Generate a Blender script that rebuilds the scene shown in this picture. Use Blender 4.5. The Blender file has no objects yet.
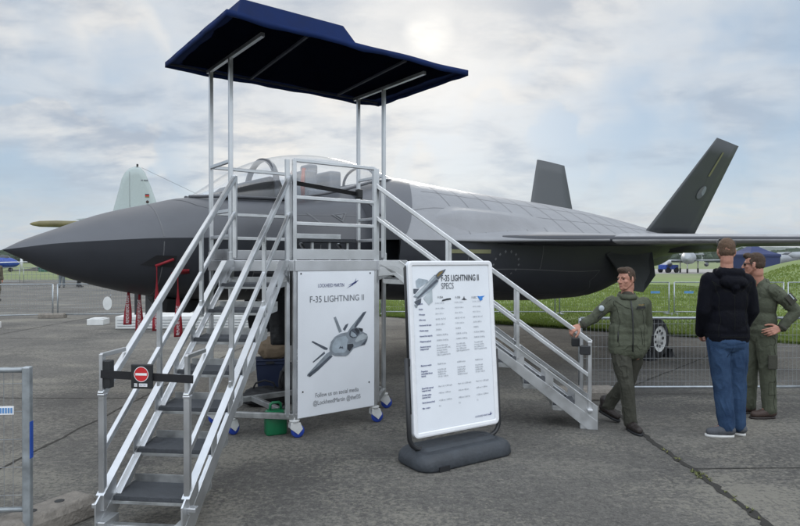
import bpy, bmesh, math, random
import numpy as np
from mathutils import Vector, Matrix, noise, Euler

random.seed(7); np.random.seed(7)
R = math.radians
scene = bpy.context.scene
COL = scene.collection

# ---------------------------------------------------------------- camera
EYE = 1.70
cam_d = bpy.data.cameras.new('camera')
cam_d.sensor_width = 36.0
cam_d.lens = 36.0 * 615 / 800
cam_d.clip_start = 0.05; cam_d.clip_end = 12000
cam = bpy.data.objects.new('camera', cam_d)
cam.location = (0, 0, EYE)
cam.rotation_euler = (R(90) - math.atan(3 / 615), 0, 0)
COL.objects.link(cam); scene.camera = cam

# ---------------------------------------------------------------- exposure
scene.view_settings.view_transform = 'Standard'
scene.view_settings.look = 'None'
scene.view_settings.gamma = 1.0
scene.view_settings.use_curve_mapping = False
scene.view_settings.exposure = 0.12

# ---------------------------------------------------------------- sky and sun
SUN_EL, SUN_AZ = 20.0, 2.7            # azimuth measured from +Y towards +X
world = bpy.data.worlds.new('World'); scene.world = world
world.use_nodes = True
GAPS = [((-0.466, 0.8684, 0.1694), 0.985, 0.5), ((-0.3149, 0.9221, 0.2249), 0.992, 0.2), ((0.4189, 0.8884, 0.1878), 0.985, 0.45), ((0.4864, 0.8309, 0.2702), 0.985, 0.25), ((0.1118, 0.9821, 0.1517), 0.997, 0.3), ((0.5238, 0.8478, 0.0827), 0.994, 0.25), ((-0.6544, 0.7318, 0.1904), 0.95, 0.5), ((0.6769, 0.7177, 0.1634), 0.95, 0.4), ((0.336, 0.9393, 0.0687), 0.996, 0.2)]
BANKS = [((-0.1107, 0.9724, 0.2055), 0.985, 0.5), ((0.1869, 0.9579, 0.2181), 0.988, 0.4), ((0.2379, 0.9145, 0.3271), 0.985, 0.15), ((-0.4814, 0.8709, 0.0991), 0.9975, 0.4), ((-0.4323, 0.8575, 0.2789), 0.99, 0.35), ((-0.4889, 0.8126, 0.3171), 0.985, 0.3), ((0.5024, 0.8583, 0.1047), 0.9985, 0.3)]
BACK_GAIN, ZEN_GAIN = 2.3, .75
def build_world():
    nt = world.node_tree; N = nt.nodes; L = nt.links
    N.clear()
    def n(t, **k):
        o = N.new(t)
        for a, b in k.items(): setattr(o, a, b)
        return o
    def math_(op, a, b=None, clamp=False):
        m = n('ShaderNodeMath', operation=op, use_clamp=clamp)
        for i, v in enumerate((a, b)):
            if v is None: continue
            if isinstance(v, (int, float)): m.inputs[i].default_value = v
            else: L.new(v, m.inputs[i])
        return m.outputs[0]
    def ramp(v, lo, hi):
        m = n('ShaderNodeMapRange', interpolation_type='SMOOTHSTEP')
        m.inputs['From Min'].default_value = lo; m.inputs['From Max'].default_value = hi
        L.new(v, m.inputs['Value']); return m.outputs[0]
    def mix(f, a, b):
        m = n('ShaderNodeMix', data_type='RGBA')
        if isinstance(f, (int, float)): m.inputs[0].default_value = f
        else: L.new(f, m.inputs[0])
        for i, v in ((6, a), (7, b)):
            if isinstance(v, tuple): m.inputs[i].default_value = (*v, 1)
            else: L.new(v, m.inputs[i])
        return m.outputs[2]
    out = n('ShaderNodeOutputWorld')
    sky = n('ShaderNodeTexSky', sky_type='NISHITA', sun_disc=False)
    sky.sun_elevation = R(SUN_EL); sky.sun_rotation = R(SUN_AZ)
    sky.air_density = 1.0; sky.dust_density = .7; sky.ozone_density = 2.5
    bg = n('ShaderNodeBackground'); bg.inputs[1].default_value = 0.07
    L.new(sky.outputs[0], bg.inputs[0])
    tc = n('ShaderNodeTexCoord')
    sep = n('ShaderNodeSeparateXYZ'); L.new(tc.outputs['Generated'], sep.inputs[0])
    z = math_('MAXIMUM', sep.outputs[2], 0.0)
    k = math_('ADD', z, 0.22)
    px = math_('DIVIDE', sep.outputs[0], k); py = math_('DIVIDE', sep.outputs[1], k)
    cmb = n('ShaderNodeCombineXYZ'); L.new(px, cmb.inputs[0]); L.new(py, cmb.inputs[1]); 
    mp = n('ShaderNodeMapping'); L.new(cmb.outputs[0], mp.inputs[0])
    mp.inputs['Rotation'].default_value = (0, 0, R(24)); mp.inputs['Location'].default_value = (3.4, 1.7, 0)
    def nz(scale, det, rough, dist, vec=None, off=0):
        t = n('ShaderNodeTexNoise'); t.inputs['Scale'].default_value = scale
        t.inputs['Detail'].default_value = det; t.inputs['Roughness'].default_value = rough
        t.inputs['Distortion'].default_value = dist
        L.new(vec or mp.outputs[0], t.inputs['Vector']); return t.outputs[0]
    mp2 = n('ShaderNodeMapping'); L.new(cmb.outputs[0], mp2.inputs[0])
    mp2.inputs['Location'].default_value = (11.3, -4.1, 2.0); mp2.inputs['Scale'].default_value = (.85, 1.15, 1)
    a = nz(0.85, 6, .52, .35)
    b = nz(1.7, 9, .57, .45, mp2.outputs[0])
    c = nz(5.2, 7, .58, .3, mp2.outputs[0])
    # closeness to the veiled sun
    sd = (math.sin(R(SUN_AZ)) * math.cos(R(SUN_EL)), math.cos(R(SUN_AZ)) * math.cos(R(SUN_EL)), math.sin(R(SUN_EL)))
    dt = n('ShaderNodeVectorMath', operation='DOT_PRODUCT'); dt.inputs[1].default_value = sd
    L.new(tc.outputs['Generated'], dt.inputs[0]); dot = dt.outputs['Value']
    near = ramp(dot, .80, 1.0); core = math_('MULTIPLY', ramp(dot, .9989, 1.0), ramp(c, .30, .66)); halo = ramp(dot, .985, 1.0); mid = ramp(dot, .95, 1.0)
    wob = n('ShaderNodeVectorMath', operation='ADD'); wn = n('ShaderNodeTexNoise'); wn.inputs['Scale'].default_value = 5.0; wn.inputs['Detail'].default_value = 4
    L.new(tc.outputs['Generated'], wn.inputs['Vector'])
    wm = n('ShaderNodeVectorMath', operation='MULTIPLY_ADD'); L.new(wn.outputs['Color'], wm.inputs[0]); wm.inputs[1].default_value = (.10, .10, .05); wm.inputs[2].default_value = (-.05, -.05, -.025)
    L.new(tc.outputs['Generated'], wob.inputs[0]); L.new(wm.outputs[0], wob.inputs[1])
    def patch(d, lo, amt):
        q = n('ShaderNodeVectorMath', operation='DOT_PRODUCT'); q.inputs[1].default_value = d; L.new(wob.outputs[0], q.inputs[0])
        return math_('MULTIPLY', ramp(q.outputs['Value'], lo, 1.0), amt)
    s = math_('ADD', math_('MULTIPLY', a, .50), math_('MULTIPLY', b, .38))
    s = math_('ADD', s, math_('MULTIPLY', c, .12))
    for d, lo, amt in GAPS: s = math_('SUBTRACT', s, patch(d, lo, amt * .20))
    for d, lo, amt in BANKS: s = math_('ADD', s, patch(d, lo, amt * .20))
    s = math_('ADD', s, math_('MULTIPLY', ramp(z, .26, .42), .05))
    veil = ramp(s, .27, .63)
    thick = ramp(math_('ADD', math_('MULTIPLY', b, .62), math_('MULTIPLY', c, .38)), .40, .61)
    cloud = mix(thick, (.87, .84, .79), (.41, .465, .545))
    cloud = mix(veil, (.40, .53, .68), cloud)
    cloud = mix(math_('MULTIPLY', mid, .22), cloud, (.84, .81, .765))
    cloud = mix(math_('MULTIPLY', halo, .42), cloud, (.93, .90, .84))
    cloud = mix(math_('MULTIPLY', core, .85), cloud, (1.10, 1.07, 1.0))
    low = math_('SUBTRACT', 1.0, ramp(z, .0, .14))
    band = ramp(c, .42, .58)
    lowc = mix(band, (.47, .565, .675), (.70, .695, .68))
    cloud = mix(math_('MULTIPLY', low, .60), cloud, lowc)
    # gain added to the unseen sky overhead and behind the camera, as fill light
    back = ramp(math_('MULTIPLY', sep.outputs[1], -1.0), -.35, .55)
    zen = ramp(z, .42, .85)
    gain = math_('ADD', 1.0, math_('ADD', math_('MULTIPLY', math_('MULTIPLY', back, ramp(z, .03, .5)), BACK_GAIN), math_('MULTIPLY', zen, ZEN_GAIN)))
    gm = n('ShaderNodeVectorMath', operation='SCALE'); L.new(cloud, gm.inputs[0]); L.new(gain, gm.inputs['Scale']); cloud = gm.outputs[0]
    cover = math_('ADD', math_('MULTIPLY', veil, .25), .70)
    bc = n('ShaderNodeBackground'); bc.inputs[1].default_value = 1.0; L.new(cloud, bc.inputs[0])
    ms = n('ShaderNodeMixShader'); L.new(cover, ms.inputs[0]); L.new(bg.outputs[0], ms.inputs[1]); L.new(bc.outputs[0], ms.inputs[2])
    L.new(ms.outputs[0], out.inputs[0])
build_world()

sun_d = bpy.data.lights.new('sun', 'SUN'); sun_d.energy = 1.0; sun_d.angle = R(12); sun_d.color = (1, .95, .87)
sun = bpy.data.objects.new('sun', sun_d); COL.objects.link(sun)
_sv = Vector((math.sin(R(SUN_AZ)) * math.cos(R(SUN_EL)), math.cos(R(SUN_AZ)) * math.cos(R(SUN_EL)), math.sin(R(SUN_EL))))
sun.rotation_euler = _sv.to_track_quat('Z', 'Y').to_euler()

# ---------------------------------------------------------------- materials
def mat(name, col, rough=.6, metal=0.0, var=.12, scale=6.0, bump=0.0, bscale=40.0, spec=.5, col2=None, rvar=.1, coat=0, det=5, sheen=0):
    m = bpy.data.materials.new(name); m.use_nodes = True
    nt = m.node_tree; N = nt.nodes; L = nt.links; b = N['Principled BSDF']
    b.inputs['Metallic'].default_value = metal
    b.inputs['Specular IOR Level'].default_value = spec
    b.inputs['Coat Weight'].default_value = coat
    if sheen: b.inputs['Sheen Weight'].default_value = sheen
    tc = N.new('ShaderNodeTexCoord')
    t = N.new('ShaderNodeTexNoise'); t.inputs['Scale'].default_value = scale; t.inputs['Detail'].default_value = det
    t.inputs['Roughness'].default_value = .6
    L.new(tc.outputs['Object'], t.inputs['Vector'])
    mx = N.new('ShaderNodeMix'); mx.data_type = 'RGBA'
    c2 = col2 or tuple(min(1, c * (1 + var)) for c in col)
    c1 = col if col2 else tuple(c * (1 - var) for c in col)
    mx.inputs[6].default_value = (*c1, 1); mx.inputs[7].default_value = (*c2, 1)
    mr = N.new('ShaderNodeMapRange'); mr.inputs['From Min'].default_value = .3; mr.inputs['From Max'].default_value = .7
    L.new(t.outputs[0], mr.inputs['Value']); L.new(mr.outputs[0], mx.inputs[0])
    L.new(mx.outputs[2], b.inputs['Base Color'])
    rr = N.new('ShaderNodeMapRange'); rr.inputs['From Min'].default_value = .3; rr.inputs['From Max'].default_value = .7
    rr.inputs['To Min'].default_value = max(.02, rough - rvar); rr.inputs['To Max'].default_value = min(1, rough + rvar)
    L.new(t.outputs[0], rr.inputs['Value']); L.new(rr.outputs[0], b.inputs['Roughness'])
    if bump:
        t2 = N.new('ShaderNodeTexNoise'); t2.inputs['Scale'].default_value = bscale; t2.inputs['Detail'].default_value = 4
        L.new(tc.outputs['Object'], t2.inputs['Vector'])
        bp = N.new('ShaderNodeBump'); bp.inputs['Strength'].default_value = bump; bp.inputs['Distance'].default_value = .02
        L.new(t2.outputs[0], bp.inputs['Height']); L.new(bp.outputs[0], b.inputs['Normal'])
    return m

def concrete_mat():
    m = bpy.data.materials.new('apron_concrete'); m.use_nodes = True
    nt = m.node_tree; N = nt.nodes; L = nt.links; b = N['Principled BSDF']
    b.inputs['Specular IOR Level'].default_value = .35
    tc = N.new('ShaderNodeTexCoord')
    def nz(scale, det=6, rough=.6, vec=None, dist=0):
        t = N.new('ShaderNodeTexNoise'); t.inputs['Scale'].default_value = scale
        t.inputs['Detail'].default_value = det; t.inputs['Roughness'].default_value = rough
        t.inputs['Distortion'].default_value = dist
        L.new(vec or tc.outputs['Object'], t.inputs['Vector']); return t.outputs[0]
    def rng(v, lo, hi, a=0., b_=1.):
        r = N.new('ShaderNodeMapRange'); r.inputs['From Min'].default_value = lo; r.inputs['From Max'].default_value = hi
        r.inputs['To Min'].default_value = a; r.inputs['To Max'].default_value = b_
        L.new(v, r.inputs['Value']); return r.outputs[0]
    def mx(f, a, c, mode='MIX'):
        o = N.new('ShaderNodeMix'); o.data_type = 'RGBA'; o.blend_type = mode
        if isinstance(f, float): o.inputs[0].default_value = f
        else: L.new(f, o.inputs[0])
        for i, v in ((6, a), (7, c)):
            if isinstance(v, tuple): o.inputs[i].default_value = (*v, 1)
            else: L.new(v, o.inputs[i])
        return o.outputs[2]
    mp = N.new('ShaderNodeMapping'); L.new(tc.outputs['Object'], mp.inputs[0]); mp.inputs['Scale'].default_value = (.85, 1.2, 1)
    big = nz(.28, 6, .6); streak = nz(.8, 8, .7, mp.outputs[0], .5); medn = nz(3.2, 9, .74); fine = nz(48, 4, .75); agg = nz(120, 2, .6)
    c = mx(rng(big, .34, .66), (0.090, 0.085, 0.077), (0.142, 0.135, 0.122))
    c = mx(rng(streak, .46, .66), c, (0.172, 0.162, 0.144))
    c = mx(rng(medn, .32, .48, .8, 0.), c, (0.066, 0.062, 0.057))
    stain = nz(.17, 4, .55, None, .8)
    c = mx(rng(stain, .36, .50, .55, 0.), c, (.062, .060, .056))
    blot = nz(.45, 5, .6, mp.outputs[0], .6); lich = nz(9, 10, .82, mp.outputs[0], .6)
    th = N.new('ShaderNodeMath'); th.operation = 'MULTIPLY_ADD'; L.new(blot, th.inputs[0]); th.inputs[1].default_value = .9; th.inputs[2].default_value = -.45
    ls = N.new('ShaderNodeMath'); ls.operation = 'ADD'; L.new(th.outputs[0], ls.inputs[0]); L.new(lich, ls.inputs[1])
    def add(u, v):
        o = N.new('ShaderNodeMath'); o.operation = 'ADD'; L.new(u, o.inputs[0]); L.new(v, o.inputs[1]); return o.outputs[0]
    c = mx(.08, c, (.02, .02, .022))
    grit = nz(26, 5, .72); grit2 = nz(19, 5, .72); p1 = nz(.62, 5, .62, mp.outputs[0], .5); p2 = nz(.42, 5, .6, None, .7)
    c = mx(rng(ls.outputs[0], .50, .60, 0, .55), c, (0.252, 0.236, 0.200))
    c = mx(rng(fine, .34, .64, 0, .95), mx(.55, c, (0.040, 0.038, 0.036)), mx(.26, c, (0.264, 0.252, 0.228)))
    spk = nz(15, 6, .8)
    c = mx(rng(spk, .38, .50, .6, 0.), c, (0.056, 0.054, 0.049))
    c = mx(rng(spk, .55, .66, 0., .45), c, (0.216, 0.204, 0.180))
    c = mx(rng(agg, .60, .74, 0, .55), c, (0.272, 0.264, 0.240))
    c = mx(rng(nz(85, 3, .7), .28, .40, .6, 0), c, (0.036, 0.034, 0.032))
    c = mx(rng(add(p2, grit2), 1.0, 1.13, 0, .60), c, (.046, .044, .042))
    c = mx(rng(add(p1, grit), 1.03, 1.15, 0, .62), c, (.245, .230, .190))
    L.new(c, b.inputs['Base Color'])
    L.new(rng(medn, .3, .7, .72, .95), b.inputs['Roughness'])
    ad = N.new('ShaderNodeMath'); ad.operation = 'ADD'; L.new(fine, ad.inputs[0]); L.new(medn, ad.inputs[1])
    bp = N.new('ShaderNodeBump'); bp.inputs['Strength'].default_value = .8; bp.inputs['Distance'].default_value = .014
    L.new(ad.outputs[0], bp.inputs['Height']); L.new(bp.outputs[0], b.inputs['Normal'])
    return m

def skin_panel_mat(name, col, line, rough, sx, sy, strength=.5, bumpy=.15):
    """aircraft covering: sheet with a printed grid of seams in object space"""
    m = mat(name, col, rough=rough, var=.10, scale=2.2, bump=bumpy, bscale=9, rvar=.08)
    nt = m.node_tree; N = nt.nodes; L = nt.links; b = N['Principled BSDF']
    src = b.inputs['Base Color'].links[0].from_socket
    tc = N.new('ShaderNodeTexCoord')
    mp = N.new('ShaderNodeMapping'); L.new(tc.outputs['Object'], mp.inputs[0]); mp.inputs['Rotation'].default_value = (0, 0, R(14))
    br = N.new('ShaderNodeTexBrick'); br.offset = .5
    br.inputs['Color1'].default_value = (1, 1, 1, 1); br.inputs['Color2'].default_value = (.86, .86, .88, 1); br.inputs['Mortar'].default_value = (*line, 1)
    br.inputs['Scale'].default_value = 1.0; br.inputs['Mortar Size'].default_value = .008; br.inputs['Mortar Smooth'].default_value = .3
    br.inputs['Brick Width'].default_value = sx; br.inputs['Row Height'].default_value = sy
    L.new(mp.outputs[0], br.inputs['Vector'])
    mx = N.new('ShaderNodeMix'); mx.data_type = 'RGBA'; mx.blend_type = 'MULTIPLY'; mx.inputs[0].default_value = strength
    L.new(src, mx.inputs[6]); L.new(br.outputs[0], mx.inputs[7]); L.new(mx.outputs[2], b.inputs['Base Color'])
    return m

def glass_mat(name, tint=(.93, .945, .96), refl=.10):
    m = bpy.data.materials.new(name); m.use_nodes = True
    nt = m.node_tree; N = nt.nodes; L = nt.links; N.clear()
    o = N.new('ShaderNodeOutputMaterial'); t = N.new('ShaderNodeBsdfTransparent'); t.inputs[0].default_value = (*tint, 1)
    g = N.new('ShaderNodeBsdfGlossy'); g.inputs['Roughness'].default_value = .12; g.inputs[0].default_value = (1, 1, 1, 1)
    lw = N.new('ShaderNodeLayerWeight'); lw.inputs[0].default_value = .5
    pw = N.new('ShaderNodeMath'); pw.operation = 'POWER'; pw.inputs[1].default_value = 2.5; L.new(lw.outputs['Facing'], pw.inputs[0])
    mr = N.new('ShaderNodeMapRange'); mr.inputs['To Min'].default_value = refl; mr.inputs['To Max'].default_value = .75
    L.new(pw.outputs[0], mr.inputs['Value'])
    s = N.new('ShaderNodeMixShader'); L.new(mr.outputs[0], s.inputs[0]); L.new(t.outputs[0], s.inputs[1]); L.new(g.outputs[0], s.inputs[2])
    df = N.new('ShaderNodeBsdfDiffuse'); df.inputs[0].default_value = (.8, .8, .82, 1); s0 = s; s = N.new('ShaderNodeMixShader'); s.inputs[0].default_value = .03; L.new(s0.outputs[0], s.inputs[1]); L.new(df.outputs[0], s.inputs[2])
    L.new(s.outputs[0], o.inputs[0]); return m

def leaf_mat(name, c1, c2):
    m = mat(name, c1, .8, scale=.9, col2=c2, det=8, spec=.2); nt = m.node_tree; N = nt.nodes; L = nt.links
    p = N['Principled BSDF']; t = N.new('ShaderNodeBsdfTranslucent'); L.new(p.inputs['Base Color'].links[0].from_socket, t.inputs[0])
    s = N.new('ShaderNodeMixShader'); s.inputs[0].default_value = .5; L.new(p.outputs[0], s.inputs[1]); L.new(t.outputs[0], s.inputs[2])
    L.new(s.outputs[0], N['Material Output'].inputs[0]); return m

M = dict(
    concrete=concrete_mat(),
    crack=mat('joint_dirt', (.028, .026, .022), .95, bump=.5, bscale=60),
    grass_soil=mat('turf', (.100, .152, .036), .95, scale=.9, col2=(.175, .225, .068), bump=.8, bscale=14, det=9),
    grass_far=mat('far_turf', (.095, .135, .042), .95, scale=.12, col2=(.175, .205, .080), det=10),
    blade=leaf_mat('grass_blade', (.128, .190, .038), (.225, .280, .082)),
    weed=mat('weed', (.07, .10, .03), .8, col2=(.16, .15, .05)),
    far_apron=mat('far_concrete', (.27, .26, .245), .9, scale=.4),
    forest=mat('forest', (.022, .040, .020), .95, scale=.02, col2=(.045, .065, .030), det=10),
    alu=mat('bare_aluminium', (.60, .61, .625), .36, metal=.92, var=.09, scale=3, rvar=.10, bump=.012, bscale=30),
    alu_white=mat('bright_aluminium', (.64, .655, .67), .36, metal=.9, var=.13, scale=4, rvar=.10, bump=.010),
    alu_dull=mat('dull_aluminium', (.42, .43, .43), .45, metal=.85, var=.25, scale=9, bump=.05),
    zinc=mat('zinc_steel', (.36, .39, .41), .45, metal=.65, var=.2, scale=12, rvar=.12),
    tread=mat('tread_rubber', (.055, .060, .068), .75, var=.25, scale=30, bump=.35, bscale=120),
    dark=mat('black_matt', (.014, .015, .017), .6),
    plastic_black=mat('black_plastic', (.018, .019, .021), .42),
    tape=mat('belt_webbing', (.012, .012, .014), .8, bump=.3, bscale=200),
    navy_roof=mat('navy_canvas', (.007, .019, .078), .85, spec=.15, var=.22, scale=3.5, bump=.35, bscale=5, det=7),
    frame_dark=mat('roof_frame_dark', (.03, .035, .05), .6),
    wire=mat('fence_wire', (.30, .315, .325), .5, metal=.5), film_seam=mat('film_seam', (.165, .165, .172), .6), seam=mat('panel_seam', (.15, .153, .16), .5),
    roof_shade=mat('roof_underside_shade', (.002, .003, .008), 1.0, spec=.0, var=.2),  # near black: the shade under the canvas roof put into colour
    white=mat('white_print', (.79, .82, .86), .38, var=.03, scale=3),
    white_frame=mat('white_frame', (.80, .81, .83), .3, var=.03),
    ink=mat('ink_dark', (.035, .04, .05), .5), ink_grey=mat('ink_grey', (.13, .14, .16), .5),
    ink_light=mat('ink_light', (.26, .28, .31), .5), ink_blue=mat('ink_blue', (.03, .045, .16), .5),
    ink_sky=mat('ink_sky', (.04, .22, .62), .5),
    jet1=mat('print_grey', (.25, .285, .32), .45, scale=14, var=.25), jet2=mat('print_dark', (.085, .10, .125), .45, scale=18, var=.3),
    jet3=mat('print_pale', (.42, .47, .50), .45, scale=14, var=.2), jet4=mat('print_light', (.36, .42, .47), .45, scale=14, var=.2), gold=mat('print_gold', (.20, .14, .04), .45),
    rubber=mat('moulded_rubber', (.040, .046, .054), .62, var=.25, scale=9, bump=.25, bscale=40),
    castor_white=mat('castor_grey', (.62, .63, .62), .5), castor_blue=mat('castor_blue', (.020, .055, .34), .4),
    red=mat('red_cloth', (.27, .012, .022), .65, var=.15, scale=25), red_paint=mat('red_sign', (.55, .02, .025), .45),
    white_ink=mat('white_ink', (.80, .80, .80), .55),
    green=mat('green_plastic', (.008, .15, .06), .45), navy_tub=mat('navy_plastic', (.010, .018, .050), .5),
    bag=mat('black_nylon', (.006, .0065, .008), .65, bump=.6, bscale=18), khaki=mat('khaki_cloth', (.20, .15, .10), .85, bump=.7, bscale=12),
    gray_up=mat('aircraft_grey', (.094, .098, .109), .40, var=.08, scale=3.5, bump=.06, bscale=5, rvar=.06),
    gray_shaded=mat('aircraft_grey_shaded', (.034, .037, .046), .46, var=.10, scale=3.0, bump=.05, bscale=5, rvar=.06),  # same paint as the upper grey, with the underside's shade painted in
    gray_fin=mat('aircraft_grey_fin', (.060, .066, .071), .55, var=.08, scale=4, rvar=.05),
    film=skin_panel_mat('pale_covering', (.255, .260, .272), (.8, .8, .82), .44, .62, .34, .25, .35),
    lip=mat('edge_coating', (.31, .31, .318), .46, var=.18, scale=7, bump=.3, bscale=14),
    glass=glass_mat('canopy_glass'),
    strip=mat('formation_strip', (.20, .20, .105), .5),
    seat=mat('seat_grey', (.19, .20, .22), .7), strap=mat('strap_brown', (.30, .07, .045), .7),
    stencil=mat('stencil_grey', (.16, .165, .175), .6),
    tyre=mat('tyre', (.016, .016, .017), .8, bump=.3), hub=mat('wheel_white', (.66, .67, .66), .45),
    strut=mat('gear_white', (.55, .55, .54), .45),
    concrete_foot=mat('foot_concrete', (.21, .19, .165), .95, var=.25, scale=14, bump=.6, bscale=50),
    white_block=mat('white_concrete', (.62, .63, .62), .8, var=.12, scale=4), blue_paint=mat('blue_paint', (.015, .07, .36), .6),
    label_blue=mat('label_blue', (.10, .26, .52), .5),
    tail_pale=mat('pale_paint', (.40, .46, .45), .5, var=.05), olive=mat('olive_paint', (.155, .135, .055), .55, var=.3, scale=.8),
    navy_tent=mat('tent_navy', (.022, .034, .11), .75), white_paint=mat('white_paint', (.72, .73, .74), .45),
    green_tent=mat('tent_green', (.03, .11, .08), .8), plane_grey=mat('plane_grey', (.30, .32, .34), .5, var=.2, scale=.8),
    plane_dark=mat('plane_dark', (.05, .055, .065), .5), orange=mat('orange_paint', (.62, .26, .03), .6), blue_veh=mat('blue_gloss', (.02, .06, .30), .3),
    skin=mat('skin', (.42, .205, .145), .55, var=.12, scale=30), hair_brown=mat('hair_brown', (.060, .036, .021), .75, var=.35, scale=90, bump=.7, bscale=160),
    hair_fair=mat('hair_fair', (.115, .068, .040), .75, var=.3, scale=90, bump=.7, bscale=160),
    olive_jacket=mat('olive_jacket', (.082, .090, .064), .85, spec=.2, var=.15, scale=14, bump=.35, bscale=55), olive_trouser=mat('olive_trouser', (.058, .058, .046), .88, spec=.2, var=.16, scale=12, bump=.35, bscale=60),
    black_jacket=mat('black_softshell', (.0032, .0036, .0070), .85, spec=.15, var=.2, scale=10, bump=.3, bscale=70),
    denim=mat('denim', (.012, .030, .072), .9, spec=.2, scale=6, bump=.4, bscale=120, col2=(.045, .085, .160), det=9),
    seam_dark=mat('seam_dark', (.022, .023, .018), .9, spec=.1), denim_seam=mat('denim_seam', (.016, .034, .075), .9, spec=.1),
    boot=mat('boot_leather', (.022, .016, .014), .5, bump=.4, bscale=60), boot_brown=mat('boot_brown', (.045, .026, .020), .6, bump=.4, bscale=60),
    shoe=mat('shoe_grey', (.07, .075, .085), .8, bump=.3, bscale=90), sole_white=mat('sole_white', (.60, .60, .58), .6),
    eye=mat('eye', (.02, .015, .012), .2), brow=mat('brow', (.07, .042, .026), .8), lipm=mat('lip', (.36, .14, .11), .5), tshirt=mat('tshirt', (.050, .045, .034), .9),
    camo=mat('camo', (.07, .065, .045), .9, scale=9, col2=(.15, .13, .09)), grey_cloth=mat('grey_cloth', (.13, .15, .165), .9),
)

# ---------------------------------------------------------------- builders
class MB:
    def __init__(s): s.bm = bmesh.new()
    def face(s, pts, mi=0):
        f = s.bm.faces.new([s.bm.verts.new(Vector(p)) for p in pts]); f.material_index = mi; return f
    def box(s, c, d, rot=None, mi=0, M4=None):
        hx, hy, hz = d[0] / 2, d[1] / 2, d[2] / 2
        m = Matrix.Translation(Vector(c)) @ (rot.to_4x4() if rot is not None else Matrix.Identity(4))
        if M4 is not None: m = M4 @ m
        v = [s.bm.verts.new(m @ Vector((x, y, z))) for x in (-hx, hx) for y in (-hy, hy) for z in (-hz, hz)]
        for q in ((0, 1, 3, 2), (4, 6, 7, 5), (0, 4, 5, 1), (2, 3, 7, 6), (0, 2, 6, 4), (1, 5, 7, 3)):
            f = s.bm.faces.new([v[i] for i in q]); f.material_index = mi
        return s
    def bar(s, p, q, w, h=None, up=(0, 0, 1), mi=0):
        p, q = Vector(p), Vector(q); h = h or w
        d = (q - p); l = d.length; d.normalize(); u = Vector(up)
        if abs(d.dot(u)) > .98: u = Vector((1, 0, 0))
        sd = d.cross(u).normalized(); u = sd.cross(d).normalized()
        s.box((p + q) / 2, (w, l, h), Matrix((sd, d, u)).transposed(), mi); return s
    def tube(s, pts, r, seg=10, cap=True, mi=0, r2=None):
        pts = [Vector(p) for p in pts]; n = len(pts); rings = []
        t0 = (pts[1] - pts[0]).normalized(); u = Vector((0, 0, 1)) if abs(t0.z) < .9 else Vector((1, 0, 0)); a = t0.cross(u).normalized()
        for i, p in enumerate(pts):
            t = ((pts[min(i + 1, n - 1)] - p).normalized() + (p - pts[max(i - 1, 0)]).normalized()).normalized()
            a = (a - t * a.dot(t)).normalized(); b = t.cross(a)
            rr = r[i] if isinstance(r, (list, tuple)) else r
            rings.append([s.bm.verts.new(p + (a * math.cos(2 * math.pi * k / seg) + b * math.sin(2 * math.pi * k / seg)) * rr) for k in range(seg)])
        for i in range(n - 1):
            for k in range(seg):
                f = s.bm.faces.new((rings[i][k], rings[i][(k + 1) % seg], rings[i + 1][(k + 1) % seg], rings[i + 1][k])); f.material_index = mi; f.smooth = True
        if cap:
            for rg in (rings[0][::-1], rings[-1]):
                f = s.bm.faces.new(rg); f.material_index = mi
        return s
    def prism(s, poly, vec, mi=0):
        vec = Vector(vec); a = [s.bm.verts.new(Vector(p)) for p in poly]; b = [s.bm.verts.new(Vector(p) + vec) for p in poly]; n = len(a)
        for f in [s.bm.faces.new(a[::-1]), s.bm.faces.new(b)] + [s.bm.faces.new((a[i], a[(i + 1) % n], b[(i + 1) % n], b[i])) for i in range(n)]: f.material_index = mi
        return s
    def loft(s, rings, close=True, caps=(True, True), mi=0, smooth=True):
        vr = [[s.bm.verts.new(Vector(p)) for p in r] for r in rings]; n = len(vr[0])
        for i in range(len(vr) - 1):
            for k in range(n if close else n - 1):
                f = s.bm.faces.new((vr[i][k], vr[i][(k + 1) % n], vr[i + 1][(k + 1) % n], vr[i + 1][k])); f.material_index = mi; f.smooth = smooth
        if caps[0]: s.bm.faces.new(vr[0][::-1]).material_index = mi
        if caps[1]: s.bm.faces.new(vr[-1]).material_index = mi
        return vr
    def ell(s, c, r, rot=None, seg=16, rings=10, mi=0):
        m = Matrix.Translation(Vector(c)) @ (rot.to_4x4() if rot is not None else Matrix.Identity(4)) @ Matrix.Diagonal((*r, 1))
        g = bmesh.ops.create_uvsphere(s.bm, u_segments=seg, v_segments=rings, radius=1, matrix=m)
        for v in g['verts']:
            for f in v.link_faces: f.smooth = True; f.material_index = mi
        return s
    def build(s, name, mats, parent=None, bevel=0, smooth=False, fix=True):
        me = bpy.data.meshes.new(name)
        if fix: bmesh.ops.recalc_face_normals(s.bm, faces=s.bm.faces[:])
        if smooth:
            for f in s.bm.faces: f.smooth = True
        s.bm.to_mesh(me); s.bm.free()
        for m in (mats if isinstance(mats, (list, tuple)) else [mats]): me.materials.append(m)
        o = bpy.data.objects.new(name, me); COL.objects.link(o)
        if parent: o.parent = parent
        if bevel:
            b = o.modifiers.new('bevel', 'BEVEL'); b.width = bevel; b.segments = 2; b.limit_method = 'ANGLE'; b.angle_limit = R(40)
        return o

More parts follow.
